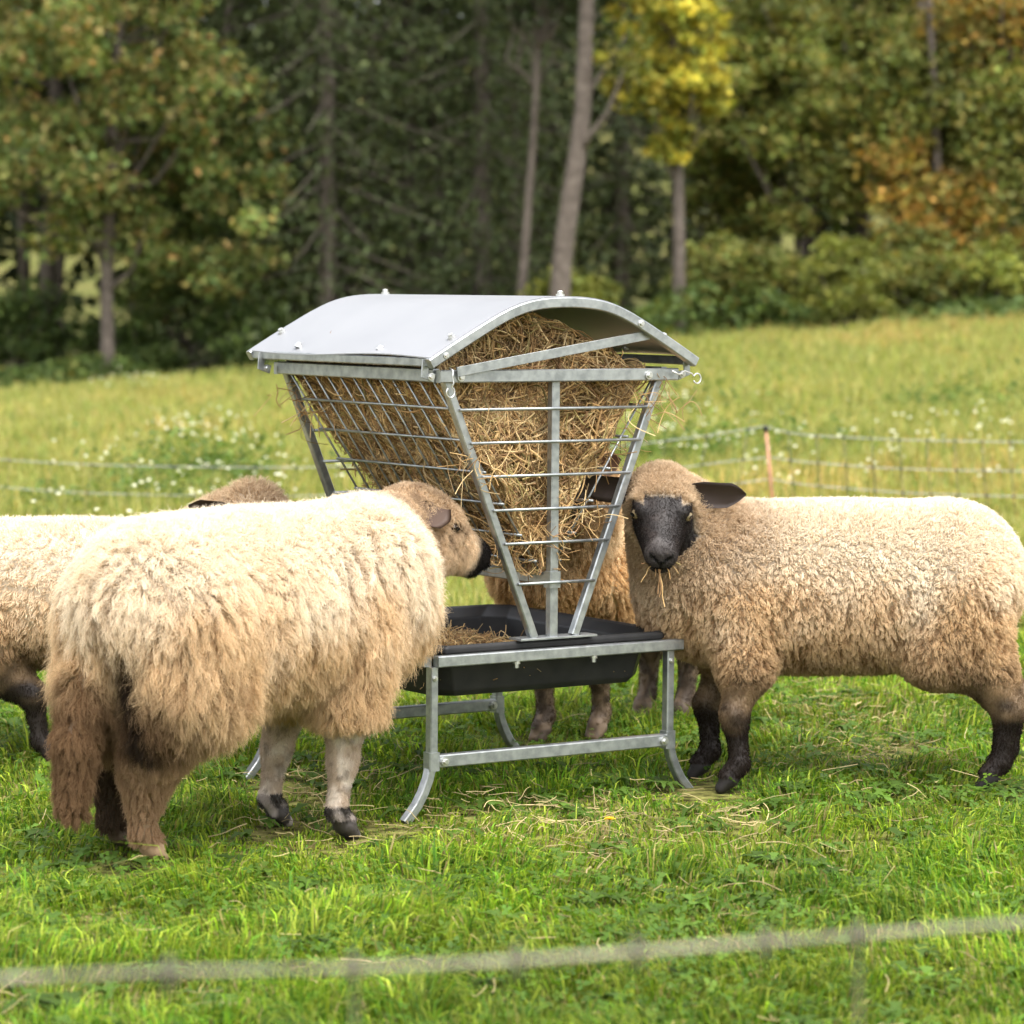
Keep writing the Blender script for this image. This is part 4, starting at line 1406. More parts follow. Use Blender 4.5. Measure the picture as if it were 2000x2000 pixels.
def build_sheep(cfg):
    rg = np.random.default_rng(cfg['seed'])
    sc = cfg.get('scale', 1.0)
    yaw0 = cfg['yaw']; kap = cfg.get('bend', 0.0)
    pos = np.array(cfg['pos'], float)
    cy0, sy0 = math.cos(yaw0), math.sin(yaw0)

    def w2l(p):
        d = np.asarray(p, float) - np.array([pos[0], pos[1], pos[2] if len(pos) > 2 else 0])
        return np.array([d[0] * cy0 + d[1] * sy0, -d[0] * sy0 + d[1] * cy0, d[2]])

    def bend(p):
        x, y, z = p
        if abs(kap) < 1e-4: return np.array([x, y, z])
        a = -kap * x
        return np.array([math.sin(kap * x) / kap + y * math.sin(kap * x), -(1 - math.cos(kap * x)) / kap + y * math.cos(a), z])

    def brot(x):
        a = -kap * x
        return np.array([[math.cos(a), -math.sin(a), 0], [math.sin(a), math.cos(a), 0], [0, 0, 1]])
    fld = Field((-.85, -.55, -.03), (.95, .62, 1.02), 0.0075)
    bz = cfg.get('bz', 0.567); br = cfg.get('br', 1.0); bw = cfg.get('bw', 1.0)
    # trunk
    for (x, z, rx, ry, rz_) in ((.30, bz - .005, .235, .185, .215), (.10, bz - .02, .28, .205, .222), (-.12, bz - .018, .28, .212, .222), (-.34, bz + .012, .215, .190, .205), (.40, bz + .03, .15, .15, .17)):
        fld.ell(bend((x * sc, 0, z)), np.array([rx, ry * bw, rz_ * br]) * sc, brot(x * sc), 0.07)
    fld.ell(bend((.0, 0, bz + .10)), np.array([.42, .12, .10]) * sc, brot(0), 0.08)
    # legs
    feet = cfg['feet']
    for key, x0, s in (('fl', .27, 1), ('fr', .27, -1), ('hl', -.36, 1), ('hr', -.36, -1)):
        ft = w2l((*feet[key], 0)) if cfg.get('feet_world', True) else np.array([*feet[key], 0])
        gzv = float(gz(*(np.array(feet[key])))) if cfg.get('feet_world', True) else 0
        ft[2] = gzv - (pos[2] if len(pos) > 2 else 0)
        g = ft[2]
        if key[0] == 'f':
            sh = bend((.27 * sc, s * .115 * sc, bz - .08))
            el = bend((.245 * sc, s * .125 * sc, .36 * sc)); el = el * .65 + np.array([ft[0], ft[1], .36 * sc]) * .35
            kn = np.array([ft[0] * .85 + el[0] * .15 + .006, ft[1] * .85 + el[1] * .15, g + .225 * sc])
            fe = np.array([ft[0] - .012, ft[1], g + .085 * sc])
            fld.cap(sh, el, .105 * sc, .075 * sc, .05)
            fld.cap(el, kn, .066 * sc, .036 * sc, .04)
            fld.cap(kn + [.004, 0, 0], kn - [0, 0, .02], .038 * sc, .036 * sc, .02)
            fld.cap(kn, fe, .031 * sc, .026 * sc, .02)
        else:
            sh = bend((-.36 * sc, s * .115 * sc, bz - .02))
            st = bend((-.30 * sc, s * .125 * sc, cfg.get('stz', .40) * sc))
            hk = np.array([ft[0] - cfg.get('hock', .035), ft[1] * .9 + st[1] * .1, g + .235 * sc])
            fe = np.array([ft[0] - .015, ft[1], g + .085 * sc])
            fld.cap(sh, st, .135 * sc, .115 * sc, .05)
            fld.cap(st * .5 + sh * .5 + np.array([-.06, 0, -.06]), hk, .11 * sc, cfg.get('hockr', .046) * sc, .06)
            fld.cap(hk + [-.012, 0, .012], hk, .036 * sc, .040 * sc, .02)
            fld.cap(hk, fe, cfg.get('hockr', .046) * .76 * sc, .027 * sc, .025)
        hv = np.array([math.cos(cfg.get('hoofyaw', 0)), math.sin(cfg.get('hoofyaw', 0)), 0])
        fld.cap(fe, ft + hv * .018 + [0, 0, .045], .028 * sc, .031 * sc, .015)
        for t2 in (-1, 1):
            n2 = np.array([-hv[1], hv[0], 0]) * .013 * t2
            fld.cap(ft + hv * .012 + n2 + [0, 0, .038], ft + hv * .042 + n2 + [0, 0, .012], .022 * sc, .016 * sc, .006)
    # neck and head
    hp = w2l(cfg['head']); Rm = head_matrix(cfg['hyaw'] - yaw0, cfg['hpitch'], cfg.get('hroll', 0.0))
    hs = cfg.get('hscale', 1.0)

    def H(x, y, z):
        return hp + Rm @ (np.array([x, y, z]) * hs)
    nb = bend((.36 * sc, 0, bz + .055))
    nm = nb * .45 + H(-.07, 0, -.05) * .55 + np.array([0, 0, cfg.get('neckup', .0)])
    nr = cfg.get('neck', 1.0)
    fld.cap(nb, nm, .155 * sc * nr, .125 * sc * nr, .07)
    fld.cap(nm, H(-.045, 0, -.015), .120 * sc * nr, .090 * sc * nr, .05)
    if cfg.get('dewlap', True):
        fld.cap(bend((.42 * sc, 0, bz - .04)), nm - [0, 0, .03], .12 * sc * nr, .09 * sc * nr, .06)
    if cfg.get('throat'):
        fld.cap(nm - [0, 0, .06], H(.045, 0, -.055), .115 * sc * nr, .058 * hs, .05)
    fld.ell(H(-.01, 0, .0), np.array([.098, .074, .080]) * hs, Rm, .03)
    fld.cap(H(.03, 0, .004), H(.165, 0, -.020), .066 * hs, .041 * hs, .03)
    fld.cap(H(.02, .025, -.045), H(.135, .012, -.055), .042 * hs, .026 * hs, .03)
    fld.cap(H(.02, -.025, -.045), H(.135, -.012, -.055), .042 * hs, .026 * hs, .03)
    fld.ell(H(.182, 0, -.022), np.array([.030, .040, .033]) * hs, Rm, .015)
    fld.ell(H(.168, 0, -.062), np.array([.026, .029, .017]) * hs, Rm, .008)
    for s in (-1, 1):
        fld.ell(H(.050, s * .052, .034), np.array([.034, .022, .020]) * hs, Rm, .02)
        fld.ell(H(.058, s * .072, .014), np.array([.017, .012, .012]) * hs, Rm, .008, cut=True)
        fld.ell(H(.208, s * .019, -.016), np.array([.012, .010, .006]) * hs, Rm @ head_matrix(s * .5, .3), .005, cut=True)
    if cfg.get('tail'):
        tl = [np.array(p) for p in cfg['tail']]
        for a_, b_, ra, rb in zip(tl[:-1], tl[1:], cfg['tail_r'][:-1], cfg['tail_r'][1:]):
            fld.cap(a_, b_, ra, rb, .03)
    V, Q = fld.surface()
    # light smoothing of the extracted skin
    adj_a = np.concatenate([Q[:, [0, 1]], Q[:, [1, 2]], Q[:, [2, 3]], Q[:, [3, 0]]])
    for _ in range(2):
        acc = np.zeros_like(V); cnt = np.zeros(len(V))
        for k in range(3):
            acc[:, k] = np.bincount(adj_a[:, 0], V[adj_a[:, 1], k], len(V))
        cnt = np.bincount(adj_a[:, 0], minlength=len(V))
        V = V * .5 + .5 * acc / np.maximum(cnt, 1)[:, None]

    def normals(V, Q):
        fn = np.cross(V[Q[:, 2]] - V[Q[:, 0]], V[Q[:, 3]] - V[Q[:, 1]])
        N = np.zeros_like(V)
        for c in range(4):
            for k in range(3):
                N[:, k] += np.bincount(Q[:, c], fn[:, k], len(V))
        return N / (np.linalg.norm(N, axis=1)[:, None] + 1e-12), fn
    N, fn = normals(V, Q)
    colfun, woolfun = cfg['colour'], cfg['wool']
    hco = ((V - hp) @ Rm) / hs
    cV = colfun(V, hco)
    wV = woolfun(V, hco)
    skin = cV * (0.6 + 0.4 * (wV < .012))[:, None]  # crevice shade painted into the skin beneath the wool
    # ears
    parts_v, parts_q, parts_c = [V], [Q], [skin]
    off = len(V)
    ears = []
    for s in (1, -1):
        ep = cfg['ears'][0 if s > 0 else 1]
        ev, eq, half = ear_mesh(Rm, hp, s, **ep)
        ec = np.tile(np.array([cfg['ear_col']]), (len(ev), 1)).astype(float)
        ec[:half] = np.array(cfg['ear_in'])
        parts_v.append(ev); parts_q.append(eq + off); parts_c.append(ec); off += len(ev)
        ears.append((ev, eq))
    body = mesh_arrays('sheep', np.concatenate(parts_v), np.concatenate(parts_q), M_SKIN, col=np.concatenate(parts_c), smooth=True)
    body.location = (pos[0], pos[1], pos[2] if len(pos) > 2 else 0)
    body.rotation_euler = (0, 0, yaw0)
    tag(body, cfg['label'], 'sheep', 'sheep around the hay feeder')
    # eyes
    for s in (1, -1):
        c = H(.060, s * .0635, .016)
        ax = Rm @ np.array([.55, s * .8, .12]); ax /= np.linalg.norm(ax)
        th = np.linspace(0, math.pi, 9)
        V1, Q1, T1 = tube_mesh(np.array([c + ax * (-math.cos(t) * .0145 * hs) for t in th]), np.maximum(np.sin(th) * .0145 * hs, .0004), 14)
        eye = mesh_arrays('eye', V1, [Q1, T1], cfg.get('eye_mat', M_EYE), body, smooth=True)
        l_ = Rm @ np.array([.8, -s * .5, 0.1]); l_ -= ax * l_.dot(ax); l_ /= np.linalg.norm(l_); u_ = np.cross(ax, l_)
        a = np.arange(12) * 2 * math.pi / 12
        ring = np.array([c + ax * .0137 * hs + (l_ * math.cos(t) * .0088 + u_ * math.sin(t) * .0050) * hs for t in a])
        ring2 = ring + ax * .0013
        mesh_arrays('pupil', np.concatenate([ring, ring2, [c + ax * .0156 * hs]]),
                    [np.array([(k, (k + 1) % 12, 12 + (k + 1) % 12, 12 + k) for k in range(12)]), np.array([(12 + k, 12 + (k + 1) % 12, 24) for k in range(12)])], M_PUPIL, eye)
    # fleece
    area = np.linalg.norm(fn, axis=1) / 2
    fc = V[Q].mean(1)
    dens = cfg['density'](fc, ((fc - hp) @ Rm) / hs)
    wgt = area * dens; wgt /= wgt.sum()

    def sample(n):
        f = rg.choice(len(Q), n, p=wgt)
        a, b = rg.random((n, 1)), rg.random((n, 1))
        q = Q[f]
        def bil(A_):
            return (A_[q[:, 0]] * (1 - a) + A_[q[:, 1]] * a) * (1 - b) + (A_[q[:, 3]] * (1 - a) + A_[q[:, 2]] * a) * b
        nn = bil(N); nn /= np.linalg.norm(nn, axis=1)[:, None]
        return bil(V), nn
    n = cfg['n']
    Pr, Nr = sample(n)
    Cs, Cn = sample(cfg['clumps'])
    met = np.array([1, 1, cfg.get('aniso', 1.0)])            # locks are taller than wide where wool hangs
    kd = kdtree.KDTree(len(Cs))
    for i, c in enumerate(Cs * met): kd.insert(c, i)
    kd.balance()
    ci = np.fromiter((kd.find(p)[1] for p in Pr * met), dtype=np.int64, count=n)
    rdist = np.linalg.norm((Pr - Cs[ci]) * met, axis=1); rdist /= rdist.mean()
    # coarse tufts that bend neighbouring locks together
    ncf = max(60, cfg['clumps'] // 9)
    k2 = kdtree.KDTree(ncf)
    for i in range(ncf): k2.insert(Cs[i], i)
    k2.balance()
    cc = np.fromiter((k2.find(p)[1] for p in Cs), dtype=np.int64, count=len(Cs))
    up = np.array([0, 0, 1.0])
    hcr = ((Pr - hp) @ Rm) / hs
    Lw = woolfun(Pr, hcr)
    grav = cfg['gravity']
    steep = 1 - np.clip(Cn[:, 2], 0, 1)                       # flanks hang, the back stands
    coarse_dir = rg.normal(0, 1, (ncf, 3))
    Dc = Cn + coarse_dir[cc] * cfg.get('coarse', .25) * (.35 + .65 * steep)[:, None] + rg.normal(0, 1, (len(Cs), 3)) * cfg.get('messy', .22) * (.3 + .7 * steep)[:, None] - up * (grav * steep)[:, None]
    back = np.array([-1.0, 0, 0])
    Dc += back * cfg.get('sweep', .12)
    Dc /= np.linalg.norm(Dc, axis=1)[:, None]
    Lc = np.exp(rg.normal(0, cfg.get('lvar', .12), len(Cs)))
    k = cfg.get('k', 6)
    t = np.linspace(0, 1, k)
    hcC = ((Cs - hp) @ Rm) / hs
    L = Lw * (1 + (Lc[ci] - 1) * (.25 + .75 * steep[ci])) * np.exp(rg.normal(0, .10, n))
    L = L * (1 - cfg.get('round', .16) * np.clip(rdist, 0, 2) ** 2 / 2 * steep[ci])
    fine = Lw < .012
    D = Dc[ci]
    droop = grav * .55
    fly = rg.random(n) < cfg.get('fly', .05)
    D = D + rg.normal(0, cfg.get('frizz', .14), (n, 3))
    D = np.where(fly[:, None], Nr + rg.normal(0, .5, (n, 3)), D)
    cap_ = sstep(.22, .14, np.linalg.norm(hcr, axis=1))[:, None]
    D = D * (1 - cap_) + cap_ * (Nr + rg.normal(0, .25, (n, 3)) - .35 * Rm[:, 0])
    D = np.where(fine[:, None], Nr * .5 - up * .7 + back * .1 + rg.normal(0, .25, (n, 3)), D)
    D /= np.linalg.norm(D, axis=1)[:, None]
    L = np.where(fly & ~fine, L * 1.25, L)
    off_ = Pr - Cs[ci]
    cl = cfg.get('clump', .75) * (.10 + .90 * sstep(.80, .15, Nr[:, 2]))
    pull = np.where(fly | fine, 0.0, cl)[:, None, None] * (t ** .8)[None, :, None]
    tipspread = off_[:, None, :] * (1 - pull)
    path = D[:, None, :] * (L[:, None] * t)[..., None] - up * ((L * droop * (1 - np.clip(Nr[:, 2], 0, 1) * .8))[:, None] * t ** 2)[..., None] * np.where(fine, .3, 1)[:, None, None]
    base = np.where((fly | fine)[:, None], Pr, Cs[ci])
    pts = np.where((fly | fine)[:, None, None], Pr[:, None, :] + path, Cs[ci][:, None, :] + tipspread + path)
    # partings where the fleece opens along creases
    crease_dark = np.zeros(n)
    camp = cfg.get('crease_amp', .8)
    ncr, zr, lr = cfg.get('creases', (0, (.4, .7), (.05, .1)))
    if ncr:
        along_x = np.abs(Nr[:, 1]) > np.abs(Nr[:, 0]) * .8
        tt_ = np.where(along_x, Pr[:, 0], Pr[:, 1] + 7.0)
        sidek = np.where(along_x, np.sign(Nr[:, 1]), 0)
        tdir = np.where(along_x[:, None], np.array([1.0, 0, 0]), np.array([0, 1.0, 0]))
        kx = np.where(rg.random(ncr) < .72, rg.uniform(-.46, .48, ncr), 7.0 + rg.uniform(-.2, .2, ncr))
        ks = rg.choice([-1, 1], ncr)
        kz = rg.uniform(*zr, ncr); kl = rg.uniform(*lr, ncr)
        kph = rg.random(ncr) * 6.28; ksl = rg.normal(0, .22, ncr)
        for q in range(ncr):
            dz = Pr[:, 2] - kz[q]
            dx = tt_ - kx[q] - ksl[q] * dz - .007 * np.sin(dz * 42 + kph[q])
            sel = (np.abs(dx) < .03) & (np.abs(dz) < kl[q]) & ((sidek == ks[q]) | (sidek == 0)) & ~fine
            if not sel.any(): continue
            win = np.clip(1 - (dz[sel] / kl[q]) ** 2, 0, 1)
            e = np.exp(-(dx[sel] / .011) ** 2) * win
            pts[sel] += tdir[sel][:, None, :] * (np.sign(dx[sel]) * e * .010 * camp)[:, None, None] * t[None, :, None]
            pts[sel] -= Nr[sel][:, None, :] * (e * Lw[sel] * .45 * camp)[:, None, None] * t[None, :, None]
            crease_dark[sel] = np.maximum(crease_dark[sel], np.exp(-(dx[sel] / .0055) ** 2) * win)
    # crimp
    S1 = rg.normal(size=(n, 3)); S1 -= D * (S1 * D).sum(1)[:, None]; S1 /= np.linalg.norm(S1, axis=1)[:, None]
    S1c = rg.normal(size=(len(Cs), 3))[ci]; S1c -= D * (S1c * D).sum(1)[:, None]; S1c /= np.linalg.norm(S1c, axis=1)[:, None] + 1e-9
    ph = rg.random((n, 1)) * 6.28
    phc = (rg.random(len(Cs)) * 6.28)[ci][:, None]
    crimp = cfg.get('crimp', .06)
    pts += S1[:, None, :] * (np.sin(t[None] * 9 + ph) * t[None] * (L * crimp)[:, None])[..., None]
    pts += S1c[:, None, :] * (np.sin(t[None] * 6 + phc) * t[None] * (L * crimp * 1.8)[:, None])[..., None]
    pts[:, 0] = Pr - Nr * .002
    if 'minz' in cfg: pts[..., 2] = np.maximum(pts[..., 2], cfg['minz'])
    col = colfun(Pr, hcr) * np.exp(rg.normal(0, .05, (len(Cs), 1)))[ci] * np.exp(rg.normal(0, .08, (n, 1)))
    col = col * (1 - np.array([.38, .46, .52]) * crease_dark[:, None])  # shade inside the partings painted into the strand colour
    rootdark = cfg.get('root', .55)  # crevice shade painted in: strand colour darkens towards the root
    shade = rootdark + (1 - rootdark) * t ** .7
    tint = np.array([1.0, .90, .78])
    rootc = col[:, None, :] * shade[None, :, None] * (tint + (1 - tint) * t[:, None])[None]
    rootc = np.where(fine[:, None, None], col[:, None, :], rootc)
    r0 = cfg.get('rad', .0006)
    rad = r0 * np.array(np.interp(t, [0, .5, 1], [1, 1, .45]))[None, :] * np.where(fine, .8, 1)[:, None] * np.where(fly, .55, 1)[:, None]
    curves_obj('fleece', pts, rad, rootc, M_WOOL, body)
    return body, H


CREAM = np.array([0.93, 0.835, 0.68])
TAN = np.array([0.76, 0.53, 0.28])
BROWN = np.array([0.24, 0.15, 0.08])
BLACK = np.array([0.021, 0.017, 0.0155])


def lerp(a, b, t):
    return a + (b - a) * t[:, None]


def face_mask(h):
    b = np.interp(np.abs(h[:, 1]), [0, .03, .05, .065], [.050, .048, .034, .022])
    b = b + .02 * sstep(.0, -.06, h[:, 2]) + .03 * sstep(.034, .052, h[:, 2]) * (np.abs(h[:, 1]) > .048)
    rad = np.sqrt(h[:, 1] ** 2 + (h[:, 2] + .022) ** 2)
    lim = np.interp(h[:, 0], [0, .05, .12, .2, .25], [.108, .102, .082, .068, .06])
    return sstep(b - .004, b + .006, h[:, 0]) * (rad < lim) * (h[:, 0] < .26)


def dark_face_colour(leg_top=.30, belly=.40):
    def f(P, h):
        n1 = vnoise3(P, 9, 2); n2 = vnoise3(P, 28, 4)
        c = np.tile(CREAM, (len(P), 1))
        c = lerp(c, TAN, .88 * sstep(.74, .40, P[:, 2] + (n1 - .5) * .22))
        hd = np.linalg.norm(h, axis=1)
        c = lerp(c, np.array([.50, .345, .195]), .55 * sstep(.52, .36, P[:, 2] + (n1 - .5) * .14))  # underside shade painted in: wool darkens towards the belly
        c = lerp(c, np.array([.56, .405, .25]), .85 * sstep(.40, .16, hd))
        c = lerp(c, BROWN, .75 * sstep(leg_top + .12, leg_top - .02, P[:, 2] + (n2 - .5) * .10) )
        c = lerp(c, np.array([.018, .012, .009]), sstep(leg_top + .04, leg_top - .12, P[:, 2] + (n2 - .5) * .10))
        c = np.where((P[:, 2] < .042)[:, None], np.array([.016, .013, .012]), c)
        fm = face_mask(h)
        c = lerp(c, lerp(np.tile(BLACK * 1.1, (len(P), 1)), np.array([.034, .026, .023]), sstep(.35, .75, vnoise3(h, 45, 6))), fm)
        muz = fm * sstep(.165, .19, h[:, 0])
        c = lerp(c, np.array([.058, .049, .046]), .8 * muz)
        ay = np.abs(h[:, 1])
        nostril = (ay > .005) & (ay < .030) & (np.abs(h[:, 2] + .016 - .55 * (ay - .016)) < .0055) & (h[:, 0] > .175)
        lips = (np.abs(h[:, 2] + .047 + .25 * ay) < .005) & (h[:, 0] > .12)
        philtrum = (ay < .004) & (h[:, 2] < -.018) & (h[:, 2] > -.047) & (h[:, 0] > .18)
        c = np.where(((nostril | lips | philtrum) & (fm > .5))[:, None], np.array([.006, .005, .005]), c)
        nose = np.exp(-((h[:, 0] - .185) / .018) ** 2 - ((h[:, 1] + .004) / .018) ** 2 - ((h[:, 2] - .018) / .02) ** 2)
        c = lerp(c, np.array([.20, .185, .18]), .6 * nose * fm * sstep(.3, .6, n2))
        return c
    return f


def wool_len(Lb, Lcap=.034, leg_top=.30, lk=1.0):
    def f(P, h):
        hd = np.linalg.norm(h, axis=1)
        L = np.full(len(P), Lb)
        L = L + (Lcap - Lb) * sstep(.20, .10, hd)
        L = L * (1 - .35 * sstep(.62, .80, P[:, 2]) * 0)
        L = L * (.28 + .72 * sstep(leg_top - .06, leg_top + .10, P[:, 2]))
        L = np.where(P[:, 2] < leg_top - .10, .008, L)
        L = np.where(P[:, 2] < .05, .003, L)
        L = L + (.004 - L) * face_mask(h)
        return L
    return f


def dens_fn(leg_top=.3):
    def f(P, h):
        d = np.ones(len(P))
        eye = (h[:, 0] - .060) ** 2 + (np.abs(h[:, 1]) - .070) ** 2 + (h[:, 2] - .016) ** 2
        d = np.where(face_mask(h) > .5, 1.5, d)
        d = np.where(P[:, 2] < leg_top - .10, .9, d)
        d = np.where(P[:, 2] < .05, .15, d)
        d = np.where(eye < .017 ** 2, 0.0, d)
        return d
    return f


PI = math.pi
# right-hand sheep: side on, black face turned to the camera
S3 = dict(crease_amp=.45, creases=(220, (.36, .56), (.015, .045)), scale=.98, seed=3, pos=(0.912, 8.76), yaw=PI + 0.02, bz=.572, bw=1.06, br=1.05,
          feet=dict(fl=(.625, 8.55), fr=(.560, 8.81), hl=(1.362, 8.60), hr=(1.42, 8.84)),
          head=(.418, 8.585, .806), hyaw=-PI / 2 - .05, hpitch=R(31), hroll=R(-3), hscale=1.09, neck=1.08, neckup=.0,
          ears=[dict(length=.172, width=.062, droop=.14, back=.05), dict(length=.172, width=.062, droop=.10, back=.05)],
          ear_col=(.016, .012, .011), ear_in=(.030, .018, .013),
          colour=dark_face_colour(.30), wool=wool_len(.022, .019), density=dens_fn(), gravity=.40, n=230000, clumps=14000, clump=.26, aniso=.66, round=.14, frizz=.08, lvar=.07,
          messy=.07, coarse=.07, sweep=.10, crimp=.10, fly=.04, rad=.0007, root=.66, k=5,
          label='cream sheep with a black face turned to the camera, standing side on')
sheep3, H3 = build_sheep(S3)


# near sheep on the other side: woolly, seen from behind, eating
def s1_colour(P, h):
    n1 = vnoise3(P, 8, 12); n2 = vnoise3(P, 34, 14); n3 = vnoise3(P, 60, 15)
    c = np.tile(CREAM * np.array([1.0, .985, .96]), (len(P), 1))
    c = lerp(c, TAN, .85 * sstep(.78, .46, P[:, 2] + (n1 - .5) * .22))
    hd = np.linalg.norm(h, axis=1)
    c = lerp(c, lerp(np.tile(np.array([.66, .48, .30]), (len(P), 1)), np.array([.44, .30, .18]), sstep(.4, .7, n2)), .85 * sstep(.27, .12, hd))
    rear = sstep(-.20, -.42, P[:, 0])
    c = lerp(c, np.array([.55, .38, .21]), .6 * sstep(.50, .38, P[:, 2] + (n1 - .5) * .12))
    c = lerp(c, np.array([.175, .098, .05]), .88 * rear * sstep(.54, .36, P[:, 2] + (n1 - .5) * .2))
    cleft = np.exp(-((P[:, 1] + .105) / .040) ** 2) * sstep(-.34, -.42, P[:, 0]) * sstep(.60, .50, P[:, 2]) * sstep(.10, .2, P[:, 2])  # shade of the gap beside the tail painted in, with black inner-leg wool
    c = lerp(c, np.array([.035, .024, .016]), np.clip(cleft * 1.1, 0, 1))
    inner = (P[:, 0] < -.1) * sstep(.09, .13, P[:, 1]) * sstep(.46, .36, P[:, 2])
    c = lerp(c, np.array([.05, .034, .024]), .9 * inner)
    front = P[:, 0] > 0
    low = sstep(.33, .27, P[:, 2])
    mott = np.tile(np.array([.52, .41, .31]), (len(P), 1))
    mott = lerp(mott, np.array([.74, .66, .57]), .7 * sstep(.42, .78, n2))
    mott = lerp(mott, np.array([.12, .09, .07]), .4 * sstep(.36, .22, n3))
    c = np.where((front & (P[:, 2] < .30))[:, None], lerp(c, mott, low), c)
    c = np.where((front & (P[:, 2] < .09))[:, None], lerp(np.tile(np.array([.05, .042, .036]), (len(P), 1)), np.array([.40, .34, .30]), sstep(.55, .7, n2)), c)
    c = np.where((~front & (P[:, 2] < .30) & (P[:, 1] < .11) & (P[:, 0] > -.44))[:, None], lerp(c, np.array([.44, .29, .17]), low), c)
    muz = sstep(.150, .172, h[:, 0] + (n2 - .5) * .02) * (hd < .3) * (h[:, 2] > -.1) * (np.abs(h[:, 1]) < .09)
    c = lerp(c, np.array([.020, .016, .014]), muz)
    return c


def s1_wool(P, h):
    hd = np.linalg.norm(h, axis=1)
    L = np.full(len(P), .038)
    L = L + .008 * sstep(.60, .45, P[:, 2])
    L = L + (.020 - L) * sstep(.27, .15, hd)
    fm = sstep(.06, .14, h[:, 0]) * (hd < .30) * (h[:, 2] > -.11) * (np.abs(h[:, 1]) < .11)
    L = L + (.009 - L) * fm
    front = P[:, 0] > 0
    L = np.where(front, L * (.18 + .82 * sstep(.27, .37, P[:, 2])), L * (.42 + .58 * sstep(.20, .40, P[:, 2])))
    L = np.where(front & (P[:, 2] < .27), .008, L)
    L = np.where(~front & (P[:, 2] < .14), .013, L)
    L = np.where((P[:, 0] < -.44) & (P[:, 2] > .10) & (P[:, 2] < .42), .024, L)
    L = np.where(P[:, 2] < .05, .004, L)
    return L


S1 = dict(throat=True, creases=(110, (.42, .74), (.05, .12)), hock=.01, hockr=.060, stz=.47, eye_mat=M_EYE_DARK, seed=1, pos=(-.668, 7.79), yaw=R(46), bend=.55, scale=.965, bz=.622, bw=1.12, br=.97,
          feet=dict(fr=(-.443, 7.86), fl=(-.632, 8.06), hr=(-.905, 7.55), hl=(-1.005, 7.72)),
          head=(-.243, 8.29, .782), hyaw=R(25), hpitch=R(23), hroll=0, hscale=1.04, neck=1.0, neckup=.0,
          ears=[dict(length=.10, width=.066, droop=.1, back=.3), dict(length=.100, width=.078, droop=1.5, back=.9, cup=(-.25, 1.0, .45), base=(-.004, .086, .058), cupd=.016)],
          ear_col=(.50, .36, .23), ear_in=(.060, .034, .022),
          tail=[(-.41, .02, .58), (-.49, .03, .46), (-.53, .035, .33), (-.535, .045, .16)], tail_r=[.055, .046, .042, .030],
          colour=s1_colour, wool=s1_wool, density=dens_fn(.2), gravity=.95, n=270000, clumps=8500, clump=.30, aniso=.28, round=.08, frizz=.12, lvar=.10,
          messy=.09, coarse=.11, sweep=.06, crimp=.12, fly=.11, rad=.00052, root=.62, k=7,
          label='shaggy cream sheep with a long brown tail, seen from behind, eating at the rack')
build_sheep(S1)

S2 = dict(aniso=.7, round=.14, lvar=.07, seed=2, pos=(-1.285, 9.16, -.02), yaw=R(-4), scale=.92, bz=.52,
          feet=dict(fr=(-.97, 9.06), fl=(-1.03, 9.28), hr=(-1.385, 9.07), hl=(-1.62, 9.27)),
          head=(-.755, 8.99, .722), hyaw=-PI / 2 + .12, hpitch=R(50), hscale=.94, neck=1.05,
          ears=[dict(length=.13, width=.06, droop=.05, back=.05), dict(length=.13, width=.06, droop=.0, back=.05)],
          ear_col=(.020, .016, .014), ear_in=(.04, .025, .018),
          colour=dark_face_colour(.34), wool=wool_len(.026, leg_top=.34), density=dens_fn(.34), gravity=.5, n=60000, clumps=4500, clump=.30,
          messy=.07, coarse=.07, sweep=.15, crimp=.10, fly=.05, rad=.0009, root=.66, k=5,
          label='cream sheep with dark legs, mostly hidden behind the shaggy long tailed one')
build_sheep(S2)

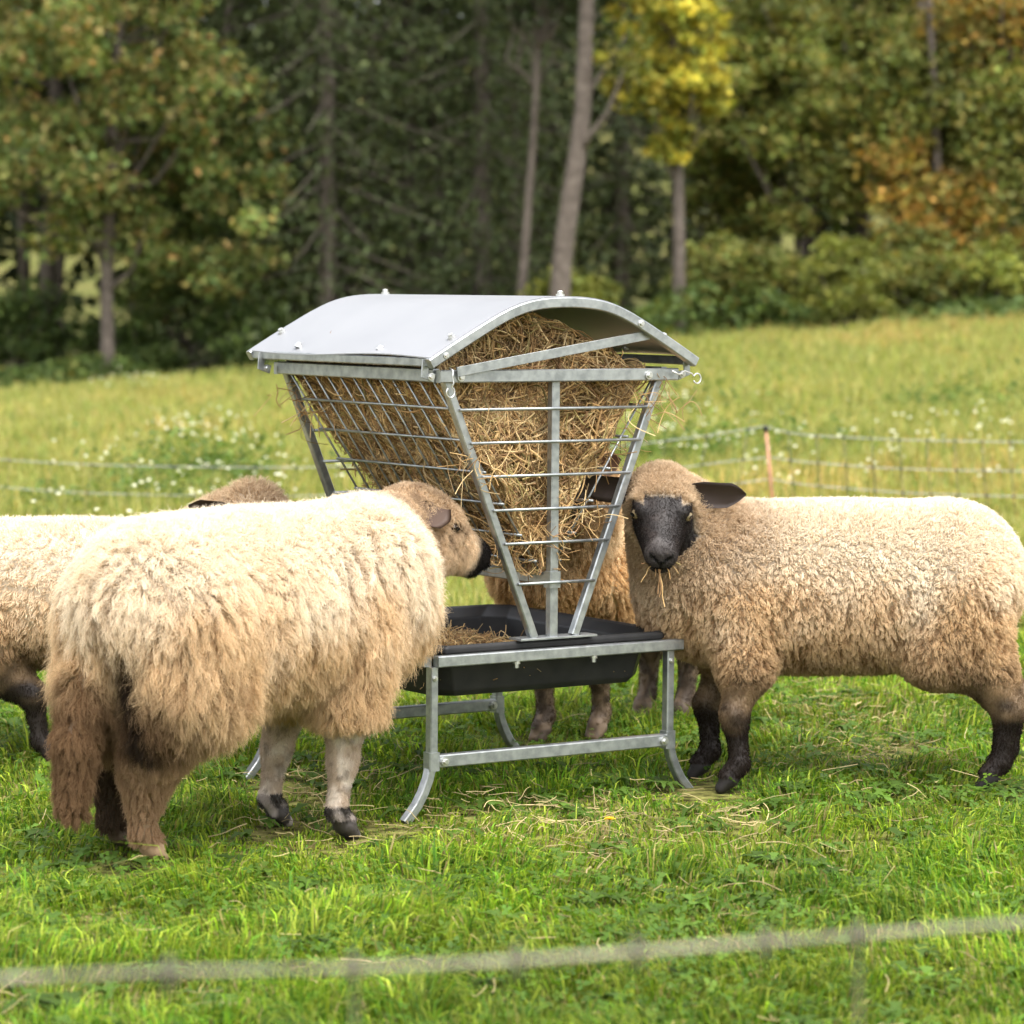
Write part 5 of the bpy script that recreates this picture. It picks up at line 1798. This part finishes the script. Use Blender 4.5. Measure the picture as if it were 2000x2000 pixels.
S4 = dict(crease_amp=.45, creases=(140, (.36, .58), (.015, .045)), aniso=.7, round=.14, lvar=.07, seed=4, pos=(.325, 9.80), yaw=math.atan2(-.53, -.36), bz=.575, bw=1.0,
          feet=dict(fr=(.10, 9.56), fl=(.275, 9.60), hr=(.44, 10.10), hl=(.56, 10.0)),
          head=(.175, 9.20, .835), hyaw=R(-118), hpitch=R(20), hscale=1.0, neck=1.12,
          ears=[dict(length=.10, width=.055, droop=.0, back=.2), dict(length=.10, width=.055, droop=.05, back=.2)],
          ear_col=(.12, .07, .045), ear_in=(.14, .08, .05),
          colour=None, wool=wool_len(.022, leg_top=.33), density=dens_fn(.33), gravity=.45, n=90000, clumps=6000, clump=.30,
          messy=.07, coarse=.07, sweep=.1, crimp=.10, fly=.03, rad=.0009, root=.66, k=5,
          label='tan sheep behind the feeder, its chest and brown legs seen through the frame')


def s4_colour(P, h):
    base = dark_face_colour(.33)(P, h)
    n = vnoise3(P, 40, 44)
    leg = P[:, 2] < .30
    c = base * np.array([1.02, .93, .76])
    c = np.where(leg[:, None], lerp(np.tile(np.array([.17, .118, .075]), (len(P), 1)), np.array([.07, .048, .032]), sstep(.35, .65, n)), c)
    return c


S4['colour'] = s4_colour
build_sheep(S4)


def build_mouth_hay():
    rg = np.random.default_rng(120)
    # stalks held between the lips of the black-faced sheep; H3 is in that sheep's own frame
    yaw = S3['yaw']; p = S3['pos']
    def w(q):
        return np.array([p[0] + q[0] * math.cos(yaw) - q[1] * math.sin(yaw), p[1] + q[0] * math.sin(yaw) + q[1] * math.cos(yaw), q[2]])
    m = w(H3(.182, 0, -.048))
    specs = [((-.030, -.012, -.002), (-.055, -.01, .006)), ((-.025, -.012, -.004), (-.055, -.02, -.045)), ((-.006, -.012, -.006), (.0, -.02, -.085)), ((-.004, -.012, -.006), (.012, -.02, -.110)),
             ((.0, -.012, -.01), (-.006, -.02, -.075)), ((.028, -.010, .0), (.055, -.02, .006)), ((.026, -.010, .002), (.048, -.02, -.020)), ((.018, -.012, -.004), (.026, -.02, -.034)), ((-.014, -.012, -.006), (-.014, -.02, -.030))]
    P = []
    for a, b in specs:
        a, b = np.array(a), np.array(b)
        t = np.linspace(-.25, 1, 6)[:, None]
        q = m + a + (b - a) * t + rg.normal(0, .0015, (6, 3)) + np.array([0, 0, -.006]) * t ** 2
        P.append(q)
    o = curves_obj('hay_wisp', np.array(P), np.full((len(P), 6), .0015), hay_colour(len(P), rg, -.25), M_HAY)
    tag(o, 'few hay stalks hanging from the mouth of the black faced sheep', 'hay', kind='stuff')


build_mouth_hay()
